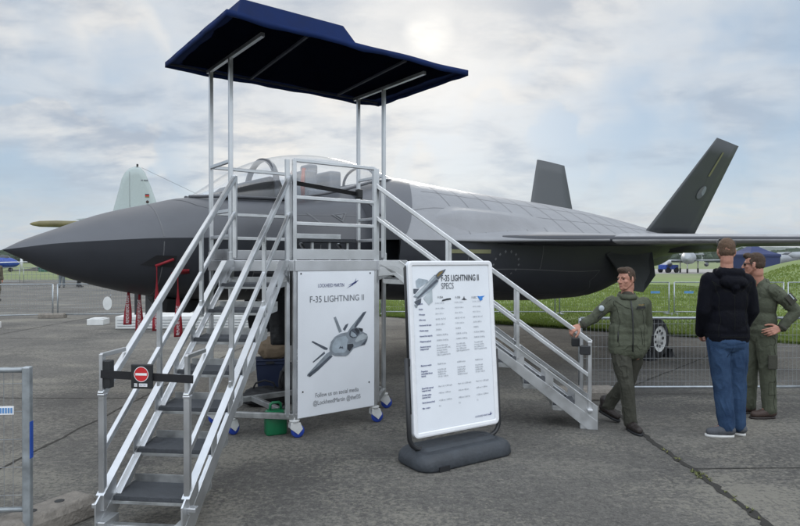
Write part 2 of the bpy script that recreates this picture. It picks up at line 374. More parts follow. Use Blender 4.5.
def tag(o, label=None, cat=None, group=None, kind=None):
    for k, v in (('label', label), ('category', cat), ('group', group), ('kind', kind)):
        if v: o[k] = v
    return o
def thing(name, label, cat, loc=(0, 0, 0), rz=0, group=None):
    o = bpy.data.objects.new(name, None); o.empty_display_size = .2; COL.objects.link(o)
    o.location = loc; o.rotation_euler = (0, 0, rz)
    return tag(o, label, cat, group)
def copy_tree(o, parent=None):
    c = o.copy(); COL.objects.link(c)
    if parent: c.parent = parent
    for ch in [x for x in list(o.children)]: copy_tree(ch, c)
    return c
def text_mesh(body, size, sx=1.0, align='LEFT', thick=0.0, offset=0.0):
    cu = bpy.data.curves.new('lettering', 'FONT'); cu.body = body; cu.size = size; cu.align_x = align; cu.extrude = thick; cu.offset = offset
    cu.resolution_u = 3
    o = bpy.data.objects.new('lettering', cu)
    me = bpy.data.meshes.new_from_object(o)
    bpy.data.objects.remove(o)
    for v in me.vertices: v.co.x *= sx
    return me
def text(name, body, size, mtx, m, parent, sx=1.0, align='LEFT', offset=0.0):
    me = text_mesh(body, size, sx, align, 0.0, offset); me.materials.clear(); me.materials.append(m)
    me.transform(mtx)
    o = bpy.data.objects.new(name, me); COL.objects.link(o); o.parent = parent; return o
def join_meshes(name, items, m, parent):
    bm = bmesh.new()
    for me, mx in items:
        me.transform(mx); bm.from_mesh(me)
    out = bpy.data.meshes.new(name); bm.to_mesh(out); bm.free(); out.materials.append(m)
    o = bpy.data.objects.new(name, out); COL.objects.link(o); o.parent = parent; return o
def FR(ox, oy, oz, tilt=0.0):
    """frame whose text x runs along +x, text y runs up, facing -y; tilt leans the top back"""
    return Matrix.Translation((ox, oy, oz)) @ Matrix.Rotation(R(90) - tilt, 4, 'X')

# ================================================================ SETTING
def sheet(name, pts, z, m, kind='structure'):
    b = MB(); b.face([(x, y, z) for x, y in pts]); return tag(b.build(name, m, fix=False), kind=kind)
sheet('ground', [(-6000, -400), (6000, -400), (6000, 9000), (-6000, 9000)], -.02, M['grass_far'])
sheet('apron', [(-160, -40), (70, -40), (70, 52), (-160, 54)], 0.0, M['concrete'])
sheet('far_taxiway', [(18, 78), (140, 70), (190, 112), (28, 118)], -.012, M['far_apron'])

def sm(x): x = max(0., min(1., x)); return x * x * (3 - 2 * x)
def turf_h(x, y):
    return .012 + .03 * noise.noise((x * .35, y * .35, 0)) * sm((y - 15) / 6) + .02 + 1.75 * sm((x / max(y, 1) - .50) / .17) * sm((y - 15) / 17)
def turf_p(s_, w): return (-3.0 + s_ * .816, 20.2 - s_ * .577 + w)
def build_turf():
    b = MB(); ns, nw = 90, 70; V = {}
    for i in range(ns + 1):
        for j in range(nw + 1):
            s_ = 50 * (i / ns) ** 1.2; w = 58 * (j / nw) ** 1.5
            if j == 0: w = .12 * noise.noise((s_ * 1.3, 3.1, 0))
            x, y = turf_p(s_, w); V[i, j] = b.bm.verts.new((x, y, turf_h(x, y) if j else .006))
    for i in range(ns):
        for j in range(nw):
            f = b.bm.faces.new((V[i, j], V[i + 1, j], V[i + 1, j + 1], V[i, j + 1])); f.smooth = True
    return tag(b.build('field', M['grass_soil']), kind='structure')
build_turf()
def build_blades(n=120000):
    rng = np.random.default_rng(3)
    s_ = 26 * rng.random(n); w = 36 * rng.random(n) ** 2.2
    vs = np.zeros((n * 3, 3), np.float32)
    for i in range(n):
        x, y = turf_p(s_[i], w[i]); cl = noise.noise((x * .9, y * .9, 5.)); cl2 = noise.noise((x * .22, y * .22, 9.))
        h = (.05 + .045 * rng.random()) * (1 + .7 * cl + .5 * cl2); a = rng.random() * 6.283; ww = .010 + .010 * rng.random() + .0008 * w[i]
        z = turf_h(x, y) - .01; dx, dy = math.cos(a) * ww, math.sin(a) * ww; lx, ly = (rng.random(2) - .5) * .08
        vs[3 * i] = (x - dx, y - dy, z); vs[3 * i + 1] = (x + dx, y + dy, z); vs[3 * i + 2] = (x + lx, y + ly, z + h)
    me = bpy.data.meshes.new('grass'); me.from_pydata(vs.tolist(), [], [(3 * i, 3 * i + 1, 3 * i + 2) for i in range(n)]); me.materials.append(M['blade'])
    o = bpy.data.objects.new('grass', me); COL.objects.link(o)
    return tag(o, 'short green grass covering the field behind the crowd fence', None, kind='stuff')
build_blades()

def crack(pts, w0, w1, seed, z=.004):
    """irregular dirt-filled slab joint through plan points"""
    rnd = random.Random(seed); L = []
    for (x0, y0), (x1, y1) in zip(pts, pts[1:]):
        n = max(2, int(math.hypot(x1 - x0, y1 - y0) / .05))
        L += [(x0 + (x1 - x0) * i / n, y0 + (y1 - y0) * i / n) for i in range(n)]
    L.append(pts[-1]); d = Vector((pts[-1][0] - pts[0][0], pts[-1][1] - pts[0][1])).normalized(); nx, ny = -d.y, d.x
    b = MB(); prev = None
    for i, (x, y) in enumerate(L):
        o = .03 * noise.noise((i * .12, seed, 0)) + .012 * noise.noise((i * .6, seed, 4))
        w = w0 + (w1 - w0) * abs(noise.noise((i * .35, seed, 2))) * 2 + .006 * rnd.random()
        w2 = w0 + (w1 - w0) * abs(noise.noise((i * .31, seed, 8))) * 2 + .006 * rnd.random()
        a = b.bm.verts.new((x + nx * (o + w), y + ny * (o + w), z)); c = b.bm.verts.new((x + nx * (o - w2), y + ny * (o - w2), z))
        if prev: b.bm.faces.new((prev[0], a, c, prev[1]))
        prev = (a, c)
    return tag(b.build('pavement_joint', M['crack'], fix=True), kind='structure')
crack([(2.36, 1.0), (2.37, 6.3), (2.5, 7.9)], .014, .046, 1)
crack([(-3.36, 1.0), (-3.2, 7.2), (-3.0, 14)], .006, .017, 2)
crack([(2.5, 7.9), (3.2, 8.35), (5.4, 10.8), (6.6, 13)], .006, .018, 3)
crack([(-9, 7.6), (-3.2, 7.55), (-1.2, 7.6)], .003, .010, 5)
crack([(2.4, 5.0), (5, 5.05), (9, 5.0)], .002, .005, 6)
crack([(-16, 13.2), (-3.0, 13.4), (2.5, 13.3)], .004, .014, 7)
crack([(-26, 21), (-3, 21.6)], .006, .02, 8)
crack([(-9.2, 2), (-9.0, 40)], .006, .02, 9)
def weeds():
    rng = np.random.default_rng(8); b = MB()
    spots = [(2.36 + .02 * rng.standard_normal(), y) for y in np.concatenate([rng.normal(4.85, .06, 22), rng.normal(5.3, .5, 8), rng.normal(4.2, .08, 6)])]
    spots += [(-3.0 + s_ * .816, 20.2 - s_ * .577 + .05 * rng.standard_normal()) for s_ in 20 * rng.random(160)]
    for x, y in spots:
        for k in range(4):
            a = rng.random() * 6.28; h = .008 + .014 * rng.random(); l = .015 + .018 * rng.random(); z = .004
            b.face([(x - .006, y, z), (x + .006, y, z), (x + math.cos(a) * l, y + math.sin(a) * l, z + h)])
    return tag(b.build('weeds', M['weed'], fix=False), 'tufts of weed growing in the pavement joint', kind='stuff')
weeds()

def hills():
    b = MB(); rows = []
    xs = np.linspace(-2600, 2600, 420)
    for y, k in ((1250, 0), (1500, .55), (1800, 1.0), (2300, .9)):
        row = []
        for x in xs:
            base = 19 + 11 * noise.noise((x * .0012, 3.3, 0)) + 24 * sm((x - 350) / 750) + 3 * sm((-x - 300) / 600)
            t = 2.2 * noise.noise((x * .03, y * .01, 0)) + 1.6 * noise.noise((x * .12, y * .1, 1)) if k else 0
            row.append((x, y + 60 * noise.noise((x * .002, y, 0)), -1 + base * k + t))
        rows.append(row)
    b.loft(rows, close=False, caps=(False, False))
    return tag(b.build('hills', M['forest']), kind='structure')
hills()
def treeline():
    rnd = random.Random(5); tb = bmesh.new(); bmesh.ops.create_icosphere(tb, subdivisions=2, radius=1)
    tv = [v.co.copy() for v in tb.verts]; tf = [[v.index for v in f.verts] for f in tb.faces]; tb.free(); VS, FS = [], []
    def crown(x, y, h, w):
        for k in range(6):
            c = Vector((x + w * .34 * rnd.uniform(-1, 1), y + w * .3 * rnd.uniform(-1, 1), h * rnd.uniform(.28, .80))); r = w * rnd.uniform(.20, .36); sz = rnd.uniform(.8, 1.2); o = len(VS)
            for q in tv:
                d = Vector((q.x * r, q.y * r, q.z * r * sz)); p = c + d
                VS.append(p + d * (noise.noise(p * (3.2 / max(r, .5))) * .35 + noise.noise(p * 1.7) * .18))
            FS.extend([[i + o for i in f] for f in tf])
    for i in range(120):
        x = rnd.uniform(-330, -60); crown(x, rnd.uniform(330, 480), rnd.uniform(5.0, 9.5) * (1 + .25 * noise.noise((x * .02, 0, 0))), rnd.uniform(7, 13))
    for i in range(120):
        x = rnd.uniform(90, 470); crown(x, rnd.uniform(380, 520), rnd.uniform(4.5, 8) * (1 + .3 * noise.noise((x * .02, 0, 0))), rnd.uniform(8, 14))
    me = bpy.data.meshes.new('treeline'); me.from_pydata(VS, [], FS); me.materials.append(M['forest'])
    o = bpy.data.objects.new('treeline', me); COL.objects.link(o)
    return tag(o, 'dark belt of distant woodland beyond the airfield', None, kind='stuff')
treeline()

# ================================================================ AIRCRAFT
# local frame: x aft from the nose tip, y to starboard (port is -y), z up from the ground
jet = thing('fighter_jet', 'dark grey stealth fighter jet with canted twin tails and pale covering on its back', 'fighter jet', (-4.30, 6.65, 0), .69)
# x, zt, p1y, p2y, p2z, yc, zc, q1y, q1z, q2y, zb
FWD = [(0, 1.813, .0, .0, 1.813, .004, 1.812, .004, 1.81, .0, 1.808),
       (.2, 1.925, .06, .10, 1.88, .13, 1.842, .12, 1.77, .06, 1.70),
       (.45, 2.03, .11, .20, 1.96, .255, 1.88, .24, 1.69, .13, 1.565),
       (1.0, 2.25, .22, .40, 2.08, .50, 1.925, .47, 1.58, .27, 1.375),
       (1.5, 2.385, .30, .55, 2.16, .68, 1.955, .64, 1.50, .38, 1.26),
       (2.0, 2.50, .36, .66, 2.24, .82, 1.965, .78, 1.45, .48, 1.19),
       (2.6, 2.52, .48, .72, 2.42, .92, 1.97, .90, 1.45, .58, 1.16),
       (3.2, 2.52, .56, .78, 2.48, 1.0, 1.975, .98, 1.45, .68, 1.15),
       (4.0, 2.68, .56, .84, 2.52, 1.05, 1.98, 1.02, 1.45, .75, 1.14),
       (4.6, 2.86, .50, .95, 2.50, 1.06, 1.98, 1.02, 1.45, .78, 1.13),
       (5.6, 2.90, .50, .95, 2.50, 1.06, 1.98, 1.02, 1.45, .78, 1.13)]
AFT = [(4.22, 2.74, .66, 1.20, 2.36, 1.66, 1.97, 1.62, 1.30, 1.30, 1.14),
       (4.7, 2.89, .66, 1.20, 2.42, 1.70, 1.975, 1.68, 1.24, 1.32, 1.10),
       (5.3, 3.02, .62, 1.20, 2.52, 1.76, 1.98, 1.74, 1.2, 1.34, 1.06),
       (6.3, 2.95, .72, 1.30, 2.50, 1.86, 1.99, 1.82, 1.18, 1.34, 1.03),
       (8.0, 2.86, .80, 1.40, 2.42, 2.0, 2.01, 1.96, 1.00, 1.50, .965),
       (8.8, 2.83, .84, 1.42, 2.38, 2.08, 2.02, 1.96, 1.02, 1.45, .965),
       (9.6, 2.78, .86, 1.42, 2.34, 2.16, 2.02, 1.85, 1.20, 1.30, 1.07),
       (10.6, 2.69, .86, 1.42, 2.28, 2.22, 2.03, 1.60, 1.58, 1.05, 1.36),
       (12.0, 2.49, .78, 1.30, 2.22, 2.15, 2.04, 1.35, 1.86, .80, 1.62),
       (13.1, 2.36, .66, 1.10, 2.20, 1.95, 2.05, 1.20, 1.92, .70, 1.74)]
def bez(p0, p1, p2, p3, n):
    out = []
    for i in range(n + 1):
        t = i / n; a = (1 - t) ** 3; b_ = 3 * t * (1 - t) ** 2; c = 3 * t * t * (1 - t); d = t ** 3
        out.append((a * p0[0] + b_ * p1[0] + c * p2[0] + d * p3[0], a * p0[1] + b_ * p1[1] + c * p2[1] + d * p3[1]))
    return out
def interp(tab, x):
    X = [r[0] for r in tab]; x = max(X[0], min(X[-1], x)); i = 0
    while i < len(X) - 2 and x > X[i + 1]: i += 1
    h = X[i + 1] - X[i]; t = (x - X[i]) / h; out = []
    for k in range(1, len(tab[0])):
        def sl(j):
            if j <= 0 or j >= len(X) - 1: j0, j1 = max(0, j - 1), min(len(X) - 1, j + 1); return (tab[j1][k] - tab[j0][k]) / (X[j1] - X[j0])
            a, b_ = (tab[j][k] - tab[j - 1][k]) / (X[j] - X[j - 1]), (tab[j + 1][k] - tab[j][k]) / (X[j + 1] - X[j])
            return 0 if a * b_ <= 0 else 2 * a * b_ / (a + b_)
        y0, y1, m0, m1 = tab[i][k], tab[i + 1][k], sl(i) * h, sl(i + 1) * h
        out.append((2 * t**3 - 3 * t**2 + 1) * y0 + (t**3 - 2 * t**2 + t) * m0 + (-2 * t**3 + 3 * t**2) * y1 + (t**3 - t**2) * m1)
    return out
NU = NL = 12
def half(tab, x):
    zt, p1, p2y, p2z, yc, zc, q1y, q1z, q2y, zb = interp(tab, x)
    return bez((0, zt), (p1, zt), (p2y, p2z), (yc, zc), NU), bez((yc, zc), (q1y, q1z), (q2y, zb), (0, zb), NL)
def side_pt(x, t, off=0.0, tab=None):
    """port-side point on the lower flank: t = 0 at the chine, 1 at the keel"""
    tab = tab or (FWD if x < 4.22 else AFT)
    lo = half(tab, x)[1]; f = t * NL; i = min(NL - 1, int(f)); f -= i
    y = lo[i][0] * (1 - f) + lo[i + 1][0] * f; z = lo[i][1] * (1 - f) + lo[i + 1][1] * f
    dy, dz = lo[i + 1][0] - lo[i][0], lo[i + 1][1] - lo[i][1]; l = math.hypot(dy, dz) or 1
    return Vector((x, -(y - dz / l * off), z + dy / l * off))
def up_pt(x, t, off=0.0, tab=None):
    tab = tab or (FWD if x < 4.22 else AFT)
    lo = half(tab, x)[0]; f = t * NU; i = min(NU - 1, int(f)); f -= i
    y = lo[i][0] * (1 - f) + lo[i + 1][0] * f; z = lo[i][1] * (1 - f) + lo[i + 1][1] * f
    dy, dz = lo[i + 1][0] - lo[i][0], lo[i + 1][1] - lo[i][1]; l = math.hypot(dy, dz) or 1
    return Vector((x, -(y - dz / l * off), z + dy / l * off))
def body_shell(tab, xs, pale=None, caps=(False, False)):
    """upper and lower shells; returns two MBs (upper, lower) and a third for the pale covering"""
    U, Lw, P = MB(), MB(), MB()
    for sgn in (-1, 1):
        up = [[(x, sgn * y, z) for y, z in half(tab, x)[0]] for x in xs]
        lo = [[(x, sgn * y, z) for y, z in half(tab, x)[1]] for x in xs]
        if pale is None: U.loft(up, close=False, caps=caps)
        else:
            k = sum(1 for x in xs if x < pale)
            U.loft(up[:k + 1], close=False, caps=caps); P.loft(up[k:], close=False, caps=caps)
        Lw.loft(lo, close=False, caps=caps)
    for m_ in (U, Lw, P): bmesh.ops.remove_doubles(m_.bm, verts=m_.bm.verts[:], dist=.0008)
    return U, Lw, P
xs = [.0, .03, .08, .14] + list(np.linspace(.2, 5.6, 46))
U, Lw, P = body_shell(FWD, xs); P.bm.free()
U.build('forward_fuselage', M['gray_up'], jet); Lw.build('lower_fuselage', M['gray_shaded'], jet)
xs2 = list(np.linspace(4.22, 13.1, 64))
U, Lw, P = body_shell(AFT, xs2, pale=4.25)
U.bm.free()
P.build('back_covering', M['film'], jet); Lw.build('centre_fuselage', M['gray_shaded'], jet)
# grey spine panel between canopy and covering
b = MB(); rows = []
for x in np.linspace(4.23, 5.62, 16):
    row = []
    for k in range(NU * 2 + 1):
        t = (k / (NU * 2)) * max(.03, 1 - ((x - 4.22) / 1.44) ** 1.25)
        row.append(up_pt(x, t, .006, AFT))
    rows.append(row)
b.loft(rows, close=False, caps=(False, False)); b.loft([[(p.x, -p.y, p.z) for p in r] for r in rows], close=False, caps=(False, False))
b.build('spine_panel', M['gray_up'], jet)
# intake mouth: inner duct walls and dark end
b = MB()
def duct(k, x, s_=1.0):
    lo = half(AFT, 4.22 + k)[1]; return [(x, -(y * s_), zc_) for y, zc_ in lo]
for sgn in (1, -1):
    rings = []
    for x in (4.22, 4.6, 5.2, 5.7):
        o_ = half(AFT, x)[1][:-3]; rings.append([(x, -sgn * (y - .03), 1.97 - (1.97 - z) * .97) for y, z in o_])
    b.loft(rings, close=False, caps=(False, False))
    o_ = half(AFT, 5.6)[1]; b.face([(5.6, -sgn * y * .985, z) for y, z in o_] )
    b.face([(4.24, -sgn * .95, 1.99), (4.24, -sgn * 1.66, 1.962), (5.6, -sgn * 1.74, 1.965), (5.6, -sgn * .95, 1.99)])
b.build('intake_duct', M['dark'], jet)
# upper intake face (step between forward fuselage and shoulder)
b = MB()
for sgn in (1, -1):
    a_ = half(AFT, 4.22)[0]; f_ = half(FWD, 4.22)[0]
    for i in range(NU): b.face([(4.222, -sgn * a_[i][0], a_[i][1]), (4.222, -sgn * a_[i + 1][0], a_[i + 1][1]), (4.222, -sgn * f_[i + 1][0], f_[i + 1][1]), (4.222, -sgn * f_[i][0], f_[i][1])])
bmesh.ops.remove_doubles(b.bm, verts=b.bm.verts[:], dist=.0008)
b.build('intake_lip', M['gray_up'], jet)
# gun fairing on the port shoulder
def fairing():
    b = MB(); rings = []
    for x in np.linspace(4.95, 7.9, 26):
        t = (x - 4.95) / 2.95; h = (sm(t / .22) * (1 - sm((t - .22) / .78))) ; w = .06 + .30 * sm(t / .25) * (1 - .5 * t)
        base = up_pt(x, .80 - .06 * t); ring = []
        for k in range(9):
            a = math.pi * k / 8; q = up_pt(x, (.80 - .06 * t) + .17 * math.cos(a) * (w / .36), .0)
            up = up_pt(x, .80, 1.0) - up_pt(x, .80, 0); ring.append(q + up.normalized() * ((.125 * h * (1 - abs(math.cos(a))) ** 1.1 - .004)))
        rings.append(ring)
    b.loft(rings, close=False, caps=(False, False)); b.build('gun_fairing', M['film'], jet)
fairing()
# aft end: boat tail plug, exhaust nozzle
b = MB(); pr = half(AFT, 13.1); ring = [(13.1, -y, z) for y, z in pr[0]] + [(13.1, -y, z) for y, z in pr[1][1:]] + [(13.1, y, z) for y, z in pr[1][-2::-1]] + [(13.1, y, z) for y, z in pr[0][-2:0:-1]]
b.face(ring); b.build('tail_bulkhead', M['gray_shaded'], jet)
b = MB(); rings = []
for x, r in ((12.6, .50), (13.3, .48), (13.9, .42), (14.15, .36), (14.1, .32), (13.4, .36)): rings.append([(x, r * math.cos(2 * math.pi * k / 28), 1.98 + r * math.sin(2 * math.pi * k / 28)) for k in range(28)])
b.loft(rings, caps=(False, True)); b.build('exhaust_nozzle', M['plane_dark'], jet)
def surf(name, plan, thick, m, edge=.0):
    """lifting surface: plan = [(LE point), (TE point)] root then tip as 3-D points; lens section"""
    b = MB(); rings = []
    (rl, rt), (tl, tt) = plan
    for s_ in np.linspace(0, 1, 8):
        le = Vector(rl).lerp(Vector(tl), s_); te = Vector(rt).lerp(Vector(tt), s_); span = (Vector(tl) - Vector(rl)).normalized()
        ch = te - le; nrm = span.cross(ch).normalized(); th = thick[0] + (thick[1] - thick[0]) * s_
        prof = [(0, 0), (.004, .40), (.02, .62), (.08, .84), (.25, 1), (.5, .9), (.75, .55), (1, .06)]
        ring = [le + ch * a + nrm * th * .5 * h for a, h in prof] + [le + ch * a - nrm * th * .5 * h for a, h in prof[:0:-1]]
        rings.append(ring)
    b.loft(rings); o = b.build(name, m, jet); return o
for sgn in (-1, 1):
    w = surf('wing', (((5.55, sgn * 1.55, 2.0), (11.9, sgn * 1.55, 2.06)), ((9.55, sgn * 5.33, 2.0), (11.25, sgn * 5.33, 1.985))), (.20, .085), M['gray_shaded'])
    # pale leading edge: covered inner part, drooped flap outboard
    def edge_piece(name, s0, s1, chord0, chord1, m, lift, n=14):
        b = MB(); rings = []
        for k in range(n + 1):
            s_ = s0 + (s1 - s0) * k / n
            le = Vector((5.55, sgn * 1.55, 2.0)).lerp(Vector((9.55, sgn * 5.33, 2.0)), s_); te = Vector((11.9, sgn * 1.55, 2.06)).lerp(Vector((11.25, sgn * 5.33, 1.985)), s_)
            u = (te - le).normalized(); th = .20 + (.085 - .20) * s_; ch = chord0 + (chord1 - chord0) * k / n; Z = Vector((0, 0, 1))
            rings.append([le + u * ch + Z * (th * .5 + .006), le + u * ch * .62 + Z * (th * .46 + .012 + lift), le + u * ch * .30 + Z * (th * .36 + .012 + lift), le + u * ch * .10 + Z * (th * .20 + .006), le + u * -.004 - Z * .012, le + u * .012 - Z * .030, le + u * .10 - Z * (.032 + th * .2), le + u * .24 - Z * (.010 + th * .42)])
        b.loft(rings, close=False, caps=(False, False)); b.build(name, m, jet)
    LEs = [(4.40, 1.672, 1.965), (5.0, 1.745, 1.975), (5.55, 1.85, 1.982), (6.05, 2.12, 1.99), (6.5, 2.47, 1.995), (7.04, 2.965, 2.0)]
    INs = [(4.40, 1.61, 2.0), (5.2, 1.58, 2.10), (6.1, 1.64, 2.14), (6.8, 1.80, 2.145), (7.3, 2.2, 2.125), (7.66, 2.93, 2.085)]
    def cr(T, q):
        i = min(len(T) - 2, int(q)); f = q - i; g = [Vector(T[max(0, min(len(T) - 1, i + j))]) for j in (-1, 0, 1, 2)]
        return .5 * ((2 * g[1]) + (-g[0] + g[2]) * f + (2 * g[0] - 5 * g[1] + 4 * g[2] - g[3]) * f * f + (-g[0] + 3 * g[1] - 3 * g[2] + g[3]) * f ** 3)
    b = MB(); rings = []
    for k in range(41):
        q = 5 * k / 40; le, inn = cr(LEs, q), cr(INs, q); Z = Vector((0, 0, 1)); g = sm(q / 2.5)
        ring = [inn, inn.lerp(le, .55) + Z * .022 * g, inn.lerp(le, .85) + Z * .012 * g, le, le.lerp(inn, .03) - Z * (.006 + .024 * g), le.lerp(inn, .25) - Z * (.012 + .06 * g)]
        rings.append([(p_.x, sgn * p_.y, p_.z) for p_ in ring])
    b.loft(rings, close=False, caps=(False, False)); b.build('covered_edge', M['film'], jet)
    edge_piece('leading_edge_flap', .38, 1, .48, .40, M['lip'], .006)
    # covering on the inner wing
    fin = surf('vertical_tail', (((10.6, sgn * 1.45, 2.12), (12.75, sgn * 1.45, 2.12)), ((11.95, sgn * 2.35, 4.17), (12.98, sgn * 2.35, 4.12)) if sgn < 0 else ((12.2, sgn * 2.35, 4.34), (13.4, sgn * 2.35, 4.30))), (.13, .05), M['gray_fin'])
    boom = MB(); boom.loft([[(x, sgn * (yc_ + a * w_), z_ + c_ * h_) for a, c_ in ((-1, -.6), (-1, .6), (-.6, 1), (.6, 1), (1, .6), (1, -.6), (.6, -1), (-.6, -1))] for x, yc_, w_, z_, h_ in ((10.6, 1.55, .5, 2.02, .18), (12, 1.65, .42, 2.05, .2), (13.4, 1.7, .34, 2.06, .16), (14.2, 1.72, .25, 2.07, .08))])
    boom.build('tail_boom', M['gray_shaded'], jet)
    surf('stabilator', (((12.1, sgn * 1.85, 2.05), (14.9, sgn * 1.85, 2.05)), ((14.1, sgn * 3.45, 2.03), (15.4, sgn * 3.45, 2.03))), (.12, .05), M['gray_fin'])
# tail markings on the port fin: formation strip and low-visibility roundel
def fin_pt(a, s_, off):
    rl, rt, tl, tt = Vector((10.6, -1.45, 2.12)), Vector((12.75, -1.45, 2.12)), Vector((11.95, -2.35, 4.17)), Vector((12.98, -2.35, 4.12))
    n_ = (tl - rl).cross(rt - rl).normalized()
    if n_.y > 0: n_ = -n_
    th = (.13 + (.05 - .13) * s_) * .5
    return rl.lerp(tl, s_).lerp(rt.lerp(tt, s_), a) + n_ * (th + off)
b = MB(); b.face([fin_pt(.46, .66, .008), fin_pt(.52, .66, .008), fin_pt(.52, .90, .008), fin_pt(.46, .90, .008)]); b.build('formation_strip', M['strip'], jet, fix=False)
for nm, a0, a1, m in (('roundel', 90, 210, 'stencil'), ('roundel', 210, 330, 'ink_grey'), ('roundel', -30, 90, 'jet1')):
    b = MB(); c_ = fin_pt(.55, .50, .008); ex = (fin_pt(.7, .50, .008) - c_).normalized(); ey = (fin_pt(.55, .6, .008) - c_).normalized()
    b.face([c_] + [c_ + (ex * math.cos(R(a0 + (a1 - a0) * k / 10)) + ey * math.sin(R(a0 + (a1 - a0) * k / 10))) * .15 for k in range(11)]); b.build(nm, M[m], jet, fix=False)
# flank markings
b = MB(); b.face([side_pt(5.02, .06, .01), side_pt(5.80, .06, .01), side_pt(5.80, .085, .01), side_pt(5.02, .085, .01)]); b.build('formation_strip', M['strip'], jet, fix=False)
for k in range(14):
    b = MB(); a = 2 * math.pi * k / 14; x = 6.15 + .26 * math.cos(a); t = .17 + .10 * math.sin(a)
    b.face([side_pt(x, t - .012, .01), side_pt(x + .022, t, .01), side_pt(x, t + .012, .01), side_pt(x - .022, t, .01)]); b.build('fastener_mark', M['stencil'], jet, fix=False)
# panel seams: thin taped joints lying on the skin
def seam(pts, fn, w=.006, name='panel_seam', m='seam'):
    b = MB(); prev = None; P_ = [fn(*p, .003) for p in pts]
    for i, p in enumerate(P_):
        d = (P_[min(i + 1, len(P_) - 1)] - P_[max(i - 1, 0)]).normalized(); n_ = (fn(*pts[i], .05) - p).normalized(); sd = d.cross(n_).normalized() * w
        a = b.bm.verts.new(p + sd); c = b.bm.verts.new(p - sd)
        if prev: b.bm.faces.new((prev[0], a, c, prev[1]))
        prev = (a, c)
    b.build(name, M[m], jet, fix=False)
L_ = lambda p, q, n=12: [(p[0] + (q[0] - p[0]) * k / n, p[1] + (q[1] - p[1]) * k / n) for k in range(n + 1)]
seam(L_((1.50, .04), (1.50, .97)), up_pt); seam(L_((1.50, .03), (1.50, .95)), side_pt)
seam(L_((1.78, .10), (1.98, .42)) + L_((1.98, .42), (2.25, .62)), up_pt); seam(L_((2.3, .70), (4.15, .76), 20), up_pt)
seam(L_((2.55, .08), (2.55, .6)), side_pt); seam(L_((2.55, .32), (4.1, .34), 20), side_pt); seam(L_((3.4, .05), (3.4, .33)), side_pt)
zig = lambda x0, x1, t, n=6, a=.02: [(x0 + (x1 - x0) * k / n, t + (a if k % 2 else -a)) for k in range(n + 1)]
seam(L_((4.6, .22), (8.4, .20), 30), side_pt); seam(L_((4.6, .22), (4.75, .30), 4) + L_((4.75, .30), (4.6, .38), 4) + L_((4.6, .38), (4.72, .46), 4), side_pt); seam(L_((8.4, .20), (8.25, .30), 4) + L_((8.25, .30), (8.42, .40), 4) + L_((8.42, .40), (8.3, .48), 4), side_pt)
seam(L_((6.9, .03), (6.9, .20)), side_pt); seam(L_((5.4, .10), (5.4, .20)), side_pt); seam(L_((4.7, .50), (8.3, .50), 30), side_pt)
aup = lambda x, t, off=0.0: up_pt(x, t, off, AFT)
for k in range(15): seam(L_((5.75 + .46 * k, .03), (5.35 + .46 * k if k else 5.5, .96), 16), aup, .006, 'covering_seam', 'film_seam')
for t_, x0 in ((.22, 5.6), (.46, 5.3), (.68, 4.8)): seam(L_((x0, t_), (12.9, t_ + .02), 40), aup, .005, 'covering_seam', 'film_seam')
# canopy
def canopy():
    top = [(2.02, 2.505), (2.2, 2.62), (2.45, 2.80), (2.745, 2.995), (3.2, 3.165), (3.68, 3.245), (4.1, 3.25), (4.57, 3.20), (5.0, 3.10), (5.35, 3.0)]
    sill = [(2.02, .05, 2.50), (2.2, .27, 2.50), (2.45, .40, 2.50), (2.745, .47, 2.50), (3.2, .53, 2.51), (3.68, .55, 2.60), (4.1, .54, 2.70), (4.57, .48, 2.84), (5.0, .36, 2.93), (5.35, .2, 2.96)]
    b = MB(); rings = []
    for (x, zt), (_, y, zs) in zip(top, sill):
        rings.append([(x, -y * math.cos(math.pi * k / 16) * (1 + .10 * math.sin(math.pi * k / 16) ** 2 * abs(math.cos(math.pi * k / 16))), zs + (zt - zs) * math.sin(math.pi * k / 16) ** .85) for k in range(17)])
    b.loft(rings, close=False, caps=(False, False)); b.bm.verts.ensure_lookup_table()
    cg = b.build('canopy', M['glass'], jet); s_ = cg.modifiers.new('sub', 'SUBSURF'); s_.levels = 2; s_.render_levels = 2
    f = MB(); f.tube([(x, -y - .012, z + .012) for x, y, z in sill], .022, 6); f.tube([(x, y + .012, z + .012) for x, y, z in sill], .022, 6); f.build('canopy_sill', M['gray_up'], cg)
    f = MB(); f.loft([[(3.02 + dx + .02 * math.sin(math.pi * k / 20), -(.50 - i) * math.cos(math.pi * k / 20), 2.50 + (.615 - i) * math.sin(math.pi * k / 20) ** .8) for dx, i in ((0, 0), (.07, 0), (.07, .04), (0, .04))] for k in range(21)], caps=(True, True)); f.build('canopy_bow', M['plane_dark'], cg)
    f = MB(); f.loft([[(4.72 + dx, -(.44 - i) * math.cos(math.pi * k / 20), 2.86 + (.30 - i) * math.sin(math.pi * k / 20) ** .8) for dx, i in ((0, 0), (.03, 0), (.03, .03), (0, .03))] for k in range(21)], caps=(True, True)); f.build('rear_bow', M['plane_dark'], cg)
canopy()
b = MB(); b.prism([(2.35, -.34, 2.50), (3.12, -.36, 2.50), (3.30, -.36, 2.52), (3.16, -.36, 2.80), (3.02, -.36, 2.83), (2.6, -.34, 2.70)], (0, .70, 0)); b.build('glare_shield', M['dark'], jet, bevel=.02)
b = MB(); b.box((3.75, 0, 2.74), (.20, .40, .52)); b.box((3.83, 0, 3.03), (.16, .26, .14)); b.build('ejection_seat', M['seat'], jet, bevel=.03)
b = MB(); b.box((4.16, 0, 2.84), (.20, .44, .36)); b.box((3.98, 0, 2.62), (.6, .5, .2)); b.build('seat_back_box', M['seat'], jet, bevel=.03)
